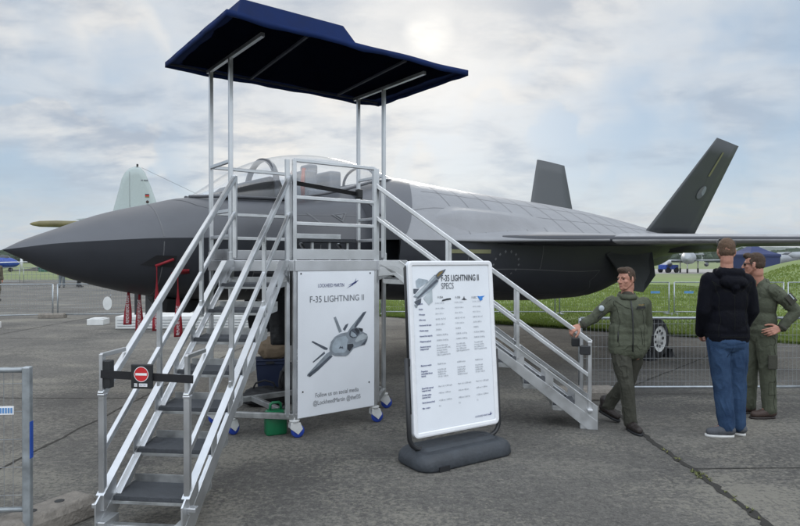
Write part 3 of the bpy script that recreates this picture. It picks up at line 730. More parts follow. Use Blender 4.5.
b = MB(); b.tube([(3.66, -.15, 3.02), (3.62, -.17, 2.80), (3.64, -.16, 2.58)], .03, 6); b.tube([(3.66, .15, 3.02), (3.62, .17, 2.80), (3.64, .16, 2.58)], .03, 6); b.build('seat_harness', M['strap'], jet)
# markings beside the cockpit
me = text_mesh('OF CANOPY FRAME', .05); bm = bmesh.new(); bm.from_mesh(me)
for v in bm.verts:
    p = up_pt(2.55 + v.co.x, .74 - v.co.y / 1.0, .008); v.co = p
me2 = bpy.data.meshes.new('stencil'); bm.to_mesh(me2); bm.free(); me2.materials.append(M['stencil']); o = bpy.data.objects.new('stencil', me2); COL.objects.link(o); o.parent = jet
b = MB()
tri = [(3.66, .735), (3.92, .715), (3.80, .835)]
def triq(s0, s1):
    c = (sum(p[0] for p in tri) / 3, sum(p[1] for p in tri) / 3)
    P_ = [[(c[0] + (p[0] - c[0]) * k, c[1] + (p[1] - c[1]) * k) for p in tri] for k in (s0, s1)]
    for i in range(3):
        j = (i + 1) % 3; b.face([up_pt(*P_[0][i], .009), up_pt(*P_[0][j], .009), up_pt(*P_[1][j], .009), up_pt(*P_[1][i], .009)])
triq(1, .72); b.face([up_pt(c0, c1, .009) for c0, c1 in [(3.795 + (p[0] - 3.795) * .5, .76 + (p[1] - .76) * .5) for p in tri]])
b.build('warning_triangle', M['stencil'], jet, fix=False)
b = MB(); b.face([up_pt(3.30, .70, .009), up_pt(3.335, .70, .009), up_pt(3.50, .86, .009), up_pt(3.465, .86, .009)]); b.build('stencil_line', M['stencil'], jet, fix=False)
# dark probe patch, sensor window
b = MB(); b.face([side_pt(1.27, .28, .008), side_pt(1.43, .16, .008), side_pt(1.64, .16, .008), side_pt(1.62, .28, .008)]); b.build('probe_patch', M['dark'], jet, fix=False)
b = MB(); b.loft([[(1.55, -.16, 1.27), (1.55, .16, 1.27), (1.55, .10, 1.22), (1.55, -.10, 1.22)], [(1.70, -.20, 1.22), (1.70, .20, 1.22), (1.70, .14, 1.05), (1.70, -.14, 1.05)], [(2.0, -.20, 1.19), (2.0, .20, 1.19), (2.0, .14, 1.03), (2.0, -.14, 1.03)], [(2.25, -.12, 1.18), (2.25, .12, 1.18), (2.25, .08, 1.12), (2.25, -.08, 1.12)]], smooth=False); b.build('sensor_window', M['dark'], jet)
b = MB(); a_, c_ = side_pt(1.42, .265, .035), side_pt(1.60, .185, .035); b.tube([a_, c_], .016, 10); b.build('probe_cover', M['red'], jet)
b = MB(); p_ = side_pt(1.70, .35, .0); b.loft([[p_ + Vector((dx, -.01 - .10 * k / 2, .045 * k / 2 + dz)) for dx, dz in ((-.11 + .02 * k, -.008), (.11 - .02 * k, -.008), (.11 - .02 * k, .010), (-.11 + .02 * k, .010))] for k in range(3)]); b.build('probe_cover', M['red'], jet)
# landing gear
def wheel(x, y, r, w, name='main_wheel'):
    t_ = MB(); prof = [(-.5, .66), (-.5, .90), (-.36, 1), (.36, 1), (.5, .90), (.5, .66)]
    t_.loft([[(x + r * q * math.cos(2 * math.pi * k / 28), y + w * a, r + r * q * math.sin(2 * math.pi * k / 28)) for a, q in prof] for k in range(29)], close=False, caps=(False, False))
    o = t_.build(name, M['tyre'], jet)
    h = MB(); h.loft([[(x + r * q * math.cos(2 * math.pi * k / 28), y + w * a, r + r * q * math.sin(2 * math.pi * k / 28)) for k in range(28)] for a, q in ((-.46, .67), (-.40, .60), (-.44, .50), (-.30, .22), (-.42, .20), (-.42, .02))], caps=(False, True)); h.build('rim', M['hub'], o)
    for k in range(9):
        d = MB(); a = 2 * math.pi * k / 9; cx, cz = x + r * .40 * math.cos(a), r + r * .40 * math.sin(a)
        d.face([(cx + .028 * math.cos(q * .7854), y - w * .43, cz + .028 * math.sin(q * .7854)) for q in range(8)]); d.build('rim_hole', M['dark'], o, fix=False)
    return o
for sgn in (-1, 1):
    wheel(9.30, sgn * 2.42, .34, .25)
    b = MB(); b.tube([(9.30, sgn * 2.24, .34), (9.3, sgn * 2.05, .55), (9.32, sgn * 1.85, 1.75)], .065, 12); b.tube([(9.31, sgn * 1.95, 1.0), (9.75, sgn * 1.5, 1.65)], .035, 8); b.build('main_gear_leg', M['strut'], jet)
    d = MB(); d.prism([(9.72, sgn * 2.2, 1.42), (9.30, sgn * 2.2, 1.13), (9.02, sgn * 2.2, 1.16), (8.45, sgn * 2.0, 1.80), (8.9, sgn * 2.0, 1.98), (9.95, sgn * 2.0, 1.98)], (0, sgn * .035, 0)); d.build('gear_door', M['gray_fin'], jet, bevel=.006)
wheel(3.55, .12, .26, .19, 'nose_wheel')
b = MB(); b.tube([(3.55, 0, .26), (3.52, 0, 1.3)], .055, 12); b.tube([(3.53, 0, .8), (2.9, 0, 1.25)], .03, 8); b.box((3.55, .03, .26), (.05, .14, .05)); b.build('nose_gear_leg', M['strut'], jet)
for sgn in (-1, 1):
    d = MB(); d.prism([(3.0, sgn * .42, 1.2), (3.95, sgn * .42, 1.2), (3.85, sgn * .52, .62), (3.15, sgn * .52, .62)], (0, sgn * .025, 0)); d.build('nose_gear_door', M['gray_shaded'], jet)
for q, w_ in ((8.98, .1), (9.62, .1)):
    b = MB(); b.prism([(q - w_, -2.6, 0), (q + w_, -2.6, 0), (q + w_ * (.2 if q < 9.3 else -.2), -2.6, .15), (q - w_ * (.2 if q > 9.3 else -.2) * -1, -2.6, .15)], (0, .36, 0)); o = b.build('wheel_chock', M['plastic_black'])
    o.location = jet.location; o.rotation_euler = jet.rotation_euler
    tag(o, 'black wheel chock in front of the jet main wheel' if q < 9.3 else 'black wheel chock behind the jet main wheel', 'wheel chock', 'chocks at the main wheel')
# red streamers
def streamer(x, y, z0, z1, lab, lean):
    t = thing('warning_streamer', lab, 'streamer', jet.matrix_basis @ Vector((x, y, 0)) if False else (0, 0, 0), 0, 'red streamers hanging under the nose')
    c_, s_ = math.cos(.69), math.sin(.69); t.location = (-4.30 + c_ * x - s_ * y, 6.65 + s_ * x + c_ * y, z1); t.rotation_euler = (0, 0, R(18 + lean * 6))
    b = MB(); rows = []
    H = z0 - z1
    for k in range(13):
        q = k / 12; w = (.012 + .034 * sm(q / .85)) if H < .6 else (.004 + .044 * sm((q - .12) / .8)); sw = .010 * math.sin(q * 5 + lean)
        rows.append([(a * w + .02 * lean * q, sw + .006 * a, H * (1 - q)) for a in (-1, -.5, 0, .5, 1)])
    b.loft(rows, close=False, caps=(False, False)); o = b.build('ribbon', M['red'], t); sol = o.modifiers.new('thick', 'SOLIDIFY'); sol.thickness = .004
    mx = Matrix.Translation((.014 + .02 * lean * .6, -.022, .03)) @ Matrix.Rotation(R(90), 4, 'Z') @ Matrix.Rotation(R(0), 4, 'X')
    mx = Matrix.Translation((.013 + .012 * lean, -.016, .02)) @ Matrix(((0, -1, 0, 0), (0, 0, -1, 0), (1, 0, 0, 0), (0, 0, 0, 1)))
    text('lettering', 'REMOVE BEFORE FLIGHT', .05, mx, M['white_ink'], t, sx=min(1.0, (H - .06) / .62) if H < .6 else .62)
pp = side_pt(1.43, .26, .04); p3 = side_pt(1.66, .33, .04)
streamer(1.28, -.06, 1.36, .92, 'red warning streamer hanging under the nose, nearest the nose tip', -.6)
streamer(1.41, -.04, 1.30, .83, 'red warning streamer under the nose, second from the nose tip', .1)
streamer(pp.x, pp.y, pp.z, .885, 'red warning streamer hanging from the probe cover on the dark patch', .0)
streamer(p3.x, p3.y, p3.z, .80, 'red warning streamer beside the stair handrail, farthest from the nose tip', .3)

# ================================================================ VIEWING PLATFORM
# local frame: x along the platform, y towards the aircraft, deck 1.70 m up
DECK = 1.70
plat = thing('viewing_platform', 'aluminium viewing platform on blue casters with navy canvas roof and printed front panel', 'platform', (-1.64, 5.96, 0), R(37))
PA, PB, PC, PD, PE, PF = (0, 0), (.45, -.45), (1.38, -.45), (1.82, 0), (1.82, .53), (0, .53)
PTS = [PA, PB, PC, PD, PE, PF]
b = MB(); b.prism([(x, y, DECK - .035) for x, y in PTS], (0, 0, .035)); b.build('deck', M['tread'], plat)
b = MB()
cx_, cy_ = .91, .06
for (p, q) in zip(PTS, PTS[1:] + PTS[:1]):
    dx, dy = q[0] - p[0], q[1] - p[1]; l = math.hypot(dx, dy); nx, ny = dy / l, -dx / l; o_ = .018
    b.bar((p[0] + nx * o_ - dx / l * .005, p[1] + ny * o_ - dy / l * .005, DECK - .055), (q[0] + nx * o_ + dx / l * .005, q[1] + ny * o_ + dy / l * .005, DECK - .055), .03, .105)
b.build('deck_frame', M['alu'], plat, bevel=.004)
def edge(p, q, z, w, h, off=.012):
    dx, dy = q[0] - p[0], q[1] - p[1]; l = math.hypot(dx, dy); nx, ny = dy / l * off, -dx / l * off
    return (p[0] + nx, p[1] + ny, z), (q[0] + nx, q[1] + ny, z), w, h
GX = .905
for p, q in ((PB, PC), (PF, PA), (PF, (GX, .53)), (PE, PD)):
    b = MB(); a = edge(p, q, DECK + .055, .012, .10); b.bar(a[0], a[1], a[2], a[3]); b.build('toe_board', M['alu'], plat, bevel=.002)
# tall posts carrying the roof, short guard posts
for p in (PA, PD, PE, PF):
    b = MB(); b.box((p[0], p[1], (.20 + 3.66) / 2), (.038, .038, 3.46)); b.box((p[0], p[1], DECK + .03), (.05, .05, .10)); b.build('roof_post', M['alu_white'], plat, bevel=.004)
for p in ((PB[0] - .055, PB[1] + .035, .20), (PB[0], PB[1], .20), (PC[0], PC[1], .20), (PC[0] + .055, PC[1] + .035, .20), (GX, .53, DECK)):
    h = 2.66
    b = MB(); b.box((p[0], p[1], (p[2] + h) / 2), (.038, .038, h - p[2])); b.build('guard_post', M['alu_white'], plat, bevel=.004)
for p, q, hs in ((PB, PC, (2.655, 2.30, 2.05)), (PF, PA, (2.66, 2.18, 1.93)), (PF, (GX, .53), (2.66, 2.18, 1.93)), (PE, PD, (2.66, 2.18, 1.93))):
    for z in hs:
        b = MB(); b.bar((p[0], p[1], z), (q[0], q[1], z), .032, .034); b.build('guard_rail', M['alu_white'], plat, bevel=.004)
# belt across the gap on the aircraft side
b = MB(); b.bar((GX + .03, .53, 2.575), (PE[0] - .02, .53, 2.50), .004, .05); b.build('barrier_belt', M['tape'], plat)
for x in (GX + .01, PE[0] - .01):
    b = MB(); b.box((x, .50, 2.59 if x < 1.3 else 2.50), (.07, .07, .11)); b.build('belt_cassette', M['plastic_black'], plat, bevel=.01)
# step to the cockpit on the deck edge
st = MB(); st.box((1.47, .68, 1.925), (.64, .30, .035)); o = st.build('access_step', M['tread'], plat, bevel=.004)
for x in (1.22, 1.45, 1.70):
    f = MB(); f.box((x, .60, 1.80), (.03, .03, .21)); f.build('step_leg', M['alu'], o)
b = MB(); b.bar((1.02, .83, 1.985), (1.74, .83, 1.985), .05, .06); b.build('step_rail', M['alu_white'], plat, bevel=.004)
b = MB(); b.bar((1.74, .53, 1.665), (1.20, .53, 1.665), .04, .05); b.bar((1.2, .53, 1.66), (1.2, .85, 1.9), .03, .03); b.bar((1.72, .53, 1.66), (1.72, .85, 1.9), .03, .03); b.build('step_bracket', M['alu'], plat)
# base frame
b = MB()
for p, q in ((PB, PC), (PA, PB), (PC, PD), (PA, PF), (PD, PE), (PF, PE), (PB, (PB[0], .53)), (PC, (PC[0], .53))):
    b.bar((p[0], p[1], .205), (q[0], q[1], .205), .045, .055)
b.build('base_frame', M['alu_dull'], plat, bevel=.004)
def caster(p, a):
    c = MB(); c.tube([(p[0], p[1], .20), (p[0], p[1], .125)], .016, 8); c.tube([(p[0], p[1], .175), (p[0], p[1], .158)], .05, 12)
    ca, sa = math.cos(a), math.sin(a); px, py = -sa, ca
    for s_ in (-1, 1):
        c.prism([(p[0] + ca * u + px * .028 * s_, p[1] + sa * u + py * .028 * s_, z) for u, z in ((-.045, .15), (.05, .15), (.075, .085), (.03, .035), (.0, .06), (-.05, .10))], (px * .006 * s_, py * .006 * s_, 0))
    c.box((p[0], p[1], .146), (.075, .06, .02), Euler((0, 0, a)).to_matrix()); o = c.build('caster', M['castor_white'], plat, bevel=.003)
    w = MB(); cc = Vector((p[0] + ca * .032, p[1] + sa * .032, .064)); ax = Vector((px, py, 0)); e1 = Vector((ca, sa, 0))
    w.loft([[cc + ax * s_ + (e1 * math.cos(k * .3142) + Vector((0, 0, 1)) * math.sin(k * .3142)) * r for k in range(20)] for s_, r in ((-.022, .03), (-.022, .055), (-.014, .064), (.014, .064), (.022, .055), (.022, .03))]); w.build('wheel', M['castor_blue'], o)
for p, a in zip(PTS, (R(20), R(-10), R(-5), R(-20), R(30), R(-15))): caster(p, a)
# roof: bars, canvas, raised centre vent
for x in (0, 1.82):
    b = MB(); b.bar((x, .62, 3.665), (x, -.74, 3.665), .035, .035); b.build('roof_bar', M['alu_white'], plat)
def roof():
    b = MB(); X0, X1, Y0, Y1, Z = -.42, 2.22, -.98, .68, 3.70; nx, ny = 30, 20
    def zz(u, v):
        e = min(u, 1 - u, v, 1 - v)
        return Z + .05 * sm(e * 6) - .012 * math.sin(u * 9.42) ** 2 * (1 if min(v, 1 - v) < .04 else .2) + .006 * noise.noise((u * 7, v * 5, 0))
    V = {}
    for i in range(nx + 1):
        for j in range(ny + 1):
            u, v = i / nx, j / ny; V[i, j] = b.bm.verts.new((X0 + (X1 - X0) * u, Y0 + (Y1 - Y0) * v, zz(u, v)))
    for i in range(nx):
        for j in range(ny):
            f = b.bm.faces.new((V[i, j], V[i + 1, j], V[i + 1, j + 1], V[i, j + 1])); f.smooth = True
    o = b.build('canvas_roof', M['navy_roof'], plat); s_ = o.modifiers.new('thick', 'SOLIDIFY'); s_.thickness = .012
    # valance with slightly wavy lower edge
    b = MB(); per = [(X0 + (X1 - X0) * k / 40, Y0, k / 40, 0) for k in range(41)] + [(X1, Y0 + (Y1 - Y0) * k / 26, 1, k / 26) for k in range(1, 27)] + [(X1 - (X1 - X0) * k / 40, Y1, 1 - k / 40, 1) for k in range(1, 41)] + [(X0, Y1 - (Y1 - Y0) * k / 26, 0, 1 - k / 26) for k in range(1, 26)]
    n = len(per); ring = []
    for (x, y, u, v) in per: ring.append((x, y, u, v, zz(u, v)))
    b.loft([[(x, y, z + .006) for x, y, u, v, z in ring], [(x + .008 * noise.noise((x * 9, y * 9, 1)), y + .008 * noise.noise((x * 9, y * 9, 5)), z - .05 - .014 * noise.noise((x * 4, y * 4, 3))) for x, y, u, v, z in ring]], caps=(False, False))
    o2 = b.build('valance', M['navy_roof'], o); s_ = o2.modifiers.new('thick', 'SOLIDIFY'); s_.thickness = .006
    b = MB(); b.loft([[(x, y, 3.700) for x, y in ((-.32, -.93), (.86, -.93), (.86, .42), (-.32, .42))], [(x, y, 3.885) for x, y in ((-.24, -.84), (.76, -.84), (.76, .30), (-.24, .30))]], caps=(False, True), smooth=False); b.build('roof_vent', M['navy_roof'], o, bevel=.01)
    b = MB()
    for x, y0, y1 in ((.35, -.9, .6), (1.45, -.9, .6)): b.bar((x, y0, 3.68), (x + .12, y1, 3.68), .022, .022)
    b.bar((-.38, -.94, 3.685), (2.18, -.94, 3.685), .024, .024); b.bar((-.38, .64, 3.685), (2.18, .64, 3.685), .024, .024)
    b.build('roof_frame', M['frame_dark'], o)
    b = MB(); b.face([(X0 + .03, Y0 + .03, Z - .004), (X1 - .03, Y0 + .03, Z - .004), (X1 - .03, Y1 - .03, Z - .004), (X0 + .03, Y1 - .03, Z - .004)]); b.build('roof_underside_shade', M['roof_shade'], o)  # added sheet that paints the shaded underside of the canvas dark
roof()
# printed panel between the front guard posts
W0, W1, H0, H1 = PB[0] + .022, PC[0] - .022, .185, 1.60
PW, PH = W1 - W0, H1 - H0; FY = PB[1] - .022
b = MB(); b.box(((W0 + W1) / 2, FY, (H0 + H1) / 2), (PW, .012, PH)); pan = b.build('printed_panel', M['white'], plat, bevel=.003)
def pm(zx, zy, lay=1):                                    # picture of the panel -> panel plane
    s_ = (zx - 68) / 202; bot = 437 - 32 * s_; t = (bot - zy) / (bot - 76)
    return Vector((W0 + s_ * PW, FY - .0065 - .0012 * lay, H0 + t * PH))
def poly(name, pts, m, lay=1):
    q = MB(); q.face([pm(x, y, lay) for x, y in pts]); return q.build(name, M[m], pan, fix=False)
def jpoly(pts, m, lay=1): return poly('printed_jet', [((300 + x / 7.013 - 270) * 2.508, (305 + y / 7.013 - 240) * 2.505) for x, y in pts], m, lay)
jpoly([(330, 185), (365, 140), (455, 45), (480, 38), (478, 48), (440, 105), (400, 150), (350, 180)], 'jet1'); jpoly([(400, 118), (455, 48), (479, 39), (477, 47), (430, 108), (398, 148), (385, 150)], 'jet2', 2)
jpoly([(205, 310), (180, 325), (45, 465), (42, 476), (62, 484), (120, 440), (225, 345)], 'jet1'); jpoly([(48, 466), (62, 484), (118, 440), (222, 345), (205, 338), (110, 420)], 'jet2', 2)
jpoly([(232, 80), (248, 73), (293, 175), (272, 185)], 'jet1'); jpoly([(300, 160), (320, 130), (342, 120), (335, 140), (315, 172)], 'jet2')
jpoly([(73, 245), (82, 238), (190, 288), (185, 300), (165, 298)], 'jet2'); jpoly([(80, 382), (88, 386), (170, 325), (165, 310)], 'jet2')
jpoly([(200, 290), (212, 245), (240, 210), (285, 188), (330, 180), (350, 175), (370, 155), (405, 148), (430, 152), (452, 160), (452, 178), (485, 192), (492, 215), (485, 240), (470, 262), (430, 275), (380, 290), (345, 330), (320, 342), (240, 340), (205, 325)], 'jet1', 3)
jpoly([(222, 262), (252, 218), (320, 203), (338, 230), (328, 265), (328, 300), (308, 322), (250, 328), (220, 308)], 'jet4', 4); jpoly([(232, 330), (250, 322), (308, 318), (340, 310), (345, 328), (320, 341), (240, 339)], 'jet1', 5)
jpoly([(332, 262), (375, 258), (380, 275), (350, 310), (332, 295)], 'ink', 5); jpoly([(345, 190), (352, 172), (372, 157), (400, 150), (425, 163), (427, 188), (402, 214), (372, 220), (350, 208)], 'jet2', 5)
jpoly([(362, 172), (392, 190), (404, 208), (375, 214), (356, 202)], 'jet4', 6); jpoly([(385, 160), (402, 154), (422, 168), (422, 184), (408, 190)], 'ink', 6)
jpoly([(408, 212), (450, 188), (484, 204), (478, 224), (432, 236), (402, 250), (388, 240)], 'jet3', 5); jpoly([(487, 222), (470, 262), (432, 273), (455, 250), (474, 232)], 'jet2', 5); jpoly([(415, 150), (450, 155), (452, 172), (436, 178)], 'ink', 5)
jpoly([(266, 292), (280, 272), (286, 282), (296, 275), (302, 292), (288, 286)], 'jet2', 6)
def ptext(body, zx, zy, size, m, sx=1.0, align='CENTER'):
    p = pm(zx, zy, 2); return text('lettering', body, size, FR(p.x, p.y, p.z), M[m], pan, sx, align)
ptext('LOCKHEED MARTIN', 152, 117, .050, 'ink_blue', .66)
ptext('F-35 LIGHTNING II', 169, 152, .088, 'ink_grey', .88)
ptext('Follow us on social media', 168, 378, .062, 'ink_grey', .78)
ptext('@LockheedMartin @thef35', 168, 396, .062, 'ink_grey', .78)
def star(parent, fn, lay=2):
    for pts in ([(196, 114), (226, 100), (218, 108)], [(209, 102), (213, 108), (219, 95), (216, 108), (214, 111)], [(192, 121), (208, 111), (215, 107), (210, 113)]):
        q = MB(); q.face([fn(x, y, lay) for x, y in pts]); q.build('company_emblem', M['ink_blue'], parent, fix=False)
star(pan, pm)
b = MB()
for zx, zy in ((76, 84), (258, 84), (80, 372), (255, 348)):
    p = pm(zx, zy, 0); bb = MB(); bb.tube([p + Vector((0, .004, 0)), p + Vector((0, -.004, 0))], .008, 10); bb.build('panel_bolt', M['plastic_black'], pan)
b.bm.free()

# ================================================================ STAIRCASES
# local frame: x = down the stairs, y across, origin on the ground under the deck edge
RISE, GO, X0S = .212, .290, .05
SL = RISE / GO
def nos(x): return DECK - SL * (x - X0S)
XE = 2.27
def make_stairs():
    t = thing('boarding_stairs', 'white aluminium stairs towards the camera with a black belt across the foot', 'staircase', (-1.325, 5.916, 0), R(37 - 133))
    for sy in (-1, 1):
        y = sy * .272; b = MB(); top = lambda x: min(DECK - .002, nos(x) + .155); bot = lambda x: max(0.0, nos(x) - .03)
        # stringer plate with slots: assembled from strips
        def strip(xa, xb, fa, fb): b.prism([(xa, y - .006, fa(xa)), (xb, y - .006, fa(xb)), (xb, y - .006, fb(xb)), (xa, y - .006, fb(xa))], (0, .012, 0))
        lo = lambda x: nos(x) + .004; hi = lambda x: nos(x) + .128
        lo_ = lambda x: max(0, min(lo(x), DECK)); hi_ = lambda x: min(DECK - .002, hi(x))
        xt = X0S + .155 / SL
        b.prism([(.03, y - .006, DECK - .002), (xt, y - .006, DECK - .002), (XE, y - .006, nos(XE) + .155), (XE, y - .006, nos(XE) + .128), (.03 + .2, y - .006, min(DECK - .07, hi(.23))), (.03, y - .006, DECK - .07)], (0, .012, 0))
        b.prism([(.03, y - .006, DECK - .16), (.23, y - .006, lo(.23) - .0), (XE, y - .006, max(.02, lo(XE))), (XE, y - .006, 0), (XE - .10, y - .006, 0.0), (.06, y - .006, nos(.06) - .04), (.03, y - .006, DECK - .24)], (0, .012, 0))
        xa = .03; k = 1
        cuts = [(X0S + GO * k_ - .245, X0S + GO * k_ - .035) for k_ in range(1, 8)]
        b.prism([(.03, y - .005, DECK - .06), (.26, y - .005, hi(.26) + .004), (.26, y - .005, lo(.26) - .004), (.03, y - .005, DECK - .17)], (0, .010, 0))
        prev = .25
        for c0, c1 in cuts[1:] + [(XE, XE)]:
            b.prism([(prev, y - .005, min(DECK - .004, lo(prev) - .004)), (c0, y - .005, lo(c0) - .004), (c0, y - .005, hi(c0) + .004), (prev, y - .005, min(DECK - .004, hi(prev) + .004))], (0, .010, 0)); prev = c1
        b.bar((xt, y, DECK - .008), (XE - .05, y, nos(XE - .05) + .150), .052, .010)
        b.bar((.1, y - sy * .016, nos(.1) - .03), (XE - .20, y - sy * .016, nos(XE - .2) - .03), .036, .010)
        b.build('stringer', M['alu_white'], t, bevel=.002)
        f = MB(); f.box((XE - .09, y - sy * .03, .06), (.16, .05, .12)); f.build('stringer_foot', M['alu_white'], t, bevel=.004)
        yr = sy * .272
        # posts
        for x in (.76, 1.48):
            q = MB(); q.bar((x, yr, nos(x) + .04), (x, yr, nos(x) + .76), .030, .034); q.box((x, yr - sy * .004, nos(x) + .12), (.06, .022, .12)); q.build('stair_post', M['alu_white'], t, bevel=.004)
        q = MB(); q.bar((2.19, yr, nos(2.19) + .03), (2.19, yr, nos(2.19) + .745), .038, .038); q.box((2.19, yr + sy * .0, nos(2.19) + .74), (.046, .046, .02)); q.box((2.19, yr + sy * .03, nos(2.19) + .06), (.05, .06, .03)); q.build('foot_post', M['alu'], t, bevel=.006)
        q = MB(); q.bar((-.01, yr, DECK + .80), (2.205, yr, nos(2.205) + .75), .038, .045); q.build('handrail', M['alu_white'], t, bevel=.006)
        q = MB(); q.bar((-.01, yr, DECK + .46), (2.19, yr, nos(2.19) + .40), .030, .036); q.build('mid_rail', M['alu_white'], t, bevel=.005)
        q = MB(); q.box((-.005, yr, DECK + .42), (.038, .038, .80)); q.build('head_post', M['alu_white'], t, bevel=.004)
    for k in range(1, 8):
        z = DECK - RISE * k; xf = X0S + GO * k
        q = MB(); q.box((xf - .122, 0, z - .015), (.258, .53, .030)); tr = q.build('tread', M['tread'], t, bevel=.003)
        q = MB(); q.box((xf + .002, 0, z - .041), (.010, .535, .020)); q.box((xf - .254, 0, z + .014), (.008, .535, .075))
        for sy in (-1, 1): q.prism([(xf, sy * .263, z - .045), (xf, sy * .263, z + .003), (xf - .25, sy * .263, z + .012), (xf - .25, sy * .263, z - .035)], (0, sy * .004, 0))
        q.build('tread_frame', M['alu_dull'], tr, bevel=.0015)
    q = MB(); q.bar((XE - .10, -.255, .06), (XE - .10, .255, .06), .05, .04); q.build('foot_bar', M['alu_dull'], t, bevel=.004)
    return t
stairs = make_stairs()
stairs2 = copy_tree(stairs); stairs2.location = (-.227, 6.743, 0); stairs2.rotation_euler = (0, 0, R(37 - 45))
tag(stairs2, 'white aluminium stairs running down behind the specification board to the man in olive'); stairs['group'] = stairs2['group'] = 'stairs of the viewing platform'
# belt posts and sign on the front stairs
for sy in (-1, 1):
    q = MB(); q.bar((2.19, sy * .272, .84), (2.19, sy * .272, 1.125), .022, .040); q.bar((2.20, sy * .272, 1.118), (1.94, sy * .272, 1.118), .022, .026); q.build('post_extension', M['alu'], stairs, bevel=.003)
    for z in (1.05, .90):
        f = MB(); f.tube([(2.20, sy * .272 , z), (2.207, sy * .272, z)], .008, 8); f.build('bolt', M['alu_dull'], stairs)
q = MB(); q.box((2.175, -.24, 1.0), (.05, .045, .17)); q.build('belt_cassette', M['plastic_black'], stairs, bevel=.006)
q = MB(); q.bar((2.21, -.27, 1.005), (2.215, .32, .985), .004, .048); q.build('barrier_belt', M['tape'], stairs)
sgn_ = MB(); sgn_.box((2.227, .005, 1.0), (.02, .135, .148)); sb_ = sgn_.build('belt_sign', M['plastic_black'], stairs, bevel=.006)
# belt sign faces +x (down the stairs): text x runs along +y ... seen from below
SM = Matrix(((0, 0, 1, 2.2385), (1, 0, 0, .005), (0, 1, 0, 1.0), (0, 0, 0, 1)))
def disc(name, r, cy, lay, m, sx=1, seg=32):
    q = MB(); q.face([SM @ Vector((r * math.cos(2 * math.pi * k / seg) * sx, cy + r * math.sin(2 * math.pi * k / seg), lay)) for k in range(seg)]); return q.build(name, M[m], sb_, fix=False)
disc('sign_ring', .046, .014, 0, 'white_ink'); disc('sign_disc', .0425, .014, .0006, 'red_paint')
q = MB(); q.face([SM @ Vector((x, .014 + y, .0012)) for x, y in ((-.036, -.007), (.036, -.007), (.036, .007), (-.036, .007))]); q.build('sign_bar', M['white_ink'], sb_, fix=False)
for cx, w in ((-.035, .020), (.012, .052)):
    q = MB(); q.face([SM @ Vector((cx + x * w / 2, -.051 + y * .0095, 0)) for x, y in ((-1, -1), (1, -1), (1, 1), (-1, 1))]); q.build('sign_plate', M['white_ink'], sb_, fix=False)
text('lettering', 'NO', .016, SM @ Matrix.Translation((-.035, -.0565, .0006)), M['ink'], sb_, .8, 'CENTER'); text('lettering', 'ENTRY', .016, SM @ Matrix.Translation((.012, -.0565, .0006)), M['ink_blue'], sb_, .95, 'CENTER')
for sy in (-1, 1):
    q = MB(); q.box((2.14, sy * .30, .80), (.10, .07, .09)); q.build('belt_cassette', M['plastic_black'], stairs2, bevel=.008)

# ================================================================ THINGS UNDER THE PLATFORM
def jerry_can():
    t = thing('jerry_can', 'green plastic can on the ground under the platform', 'can', (-1.22, 6.02, 0), R(25))
    b = MB(); b.loft([[(x * s_, y * s2, z) for x, y in ((-.10, -.055), (-.085, -.07), (.085, -.07), (.10, -.055), (.10, .055), (.085, .07), (-.085, .07), (-.10, .055))] for z, s_, s2 in ((.0, .94, .9), (.015, 1, 1), (.19, 1, 1), (.215, .95, .9), (.235, .80, .7))]); b.build('can_body', M['green'], t)
    b = MB(); b.tube([(-.055, 0, .225), (-.05, 0, .29), (-.03, 0, .305), (.03, 0, .305), (.05, 0, .29), (.055, 0, .225)], .014, 8); b.build('handle', M['green'], t)
    b = MB(); b.tube([(.075, 0, .215), (.085, 0, .265)], .02, 10); b.build('cap', M['plastic_black'], t)
jerry_can()
def tub():
    t = thing('storage_tub', 'navy plastic tub standing on the ground behind the platform frame', 'tub', (-1.62, 7.75, 0), R(12))
    b = MB(); b.loft([[(x * s_, y * s_, z) for x, y in ((-.19, -.14), (.19, -.14), (.19, .14), (-.19, .14))] for z, s_ in ((0, .82), (.40, 1.0), (.402, 1.06), (.44, 1.06), (.44, .98), (.06, .80))], caps=(True, True), smooth=False); b.build('tub_body', M['navy_tub'], t, bevel=.012)
    b = MB(); b.box((0, 0, .455), (.40, .30, .025)); b.build('lid', M['navy_tub'], t, bevel=.01)
    b = MB(); b.box((-.02, -.155, .43), (.10, .02, .03)); b.build('latch', M['dark'], t, bevel=.004)
tub()
def cloth_bundle(name, lab, cat, loc, rz, dims, m, seed, parts=True):
    t = thing(name, lab, cat, loc, rz)
    b = MB(); g = bmesh.ops.create_icosphere(b.bm, subdivisions=4, radius=1)
    for v in g['verts']:
        c = v.co.copy(); v.co = Vector((math.copysign(abs(c.x) ** .7, c.x) * dims[0], math.copysign(abs(c.y) ** .7, c.y) * dims[1], max(-.9, c.z) * dims[2]))
        n_ = abs(noise.noise(c * 2.2 + Vector((seed, 0, 0)))) * .22 + noise.noise(c * 5 + Vector((seed, 3, 0))) * .06
        v.co *= 1 - n_
        v.co.z += dims[2] * .88
    o = b.build('cloth_body' if m == 'khaki' else 'bag_body', M[m], t, smooth=True)
    return t
cb = cloth_bundle('cloth_bundle', 'khaki cloth bundle lying on the navy tub lid', 'cloth', (-1.60, 7.74, .465), R(15), (.20, .14, .15), 'khaki', 3)
bg = cloth_bundle('holdall', 'black nylon holdall lying on the ground under the platform', 'bag', (-1.58, 7.18, 0), R(8), (.27, .14, .12), 'bag', 9)
b = MB(); b.tube([(-.14, -.03, .19), (-.10, -.03, .27), (.0, -.03, .30), (.10, -.03, .27), (.14, -.03, .19)], .012, 6); b.build('handle', M['tape'], bg)
b = MB(); b.tube([(-.26, .0, .13), (-.36, .02, .10), (-.40, .06, .05)], .03, 8); b.build('side_strap', M['bag'], bg)
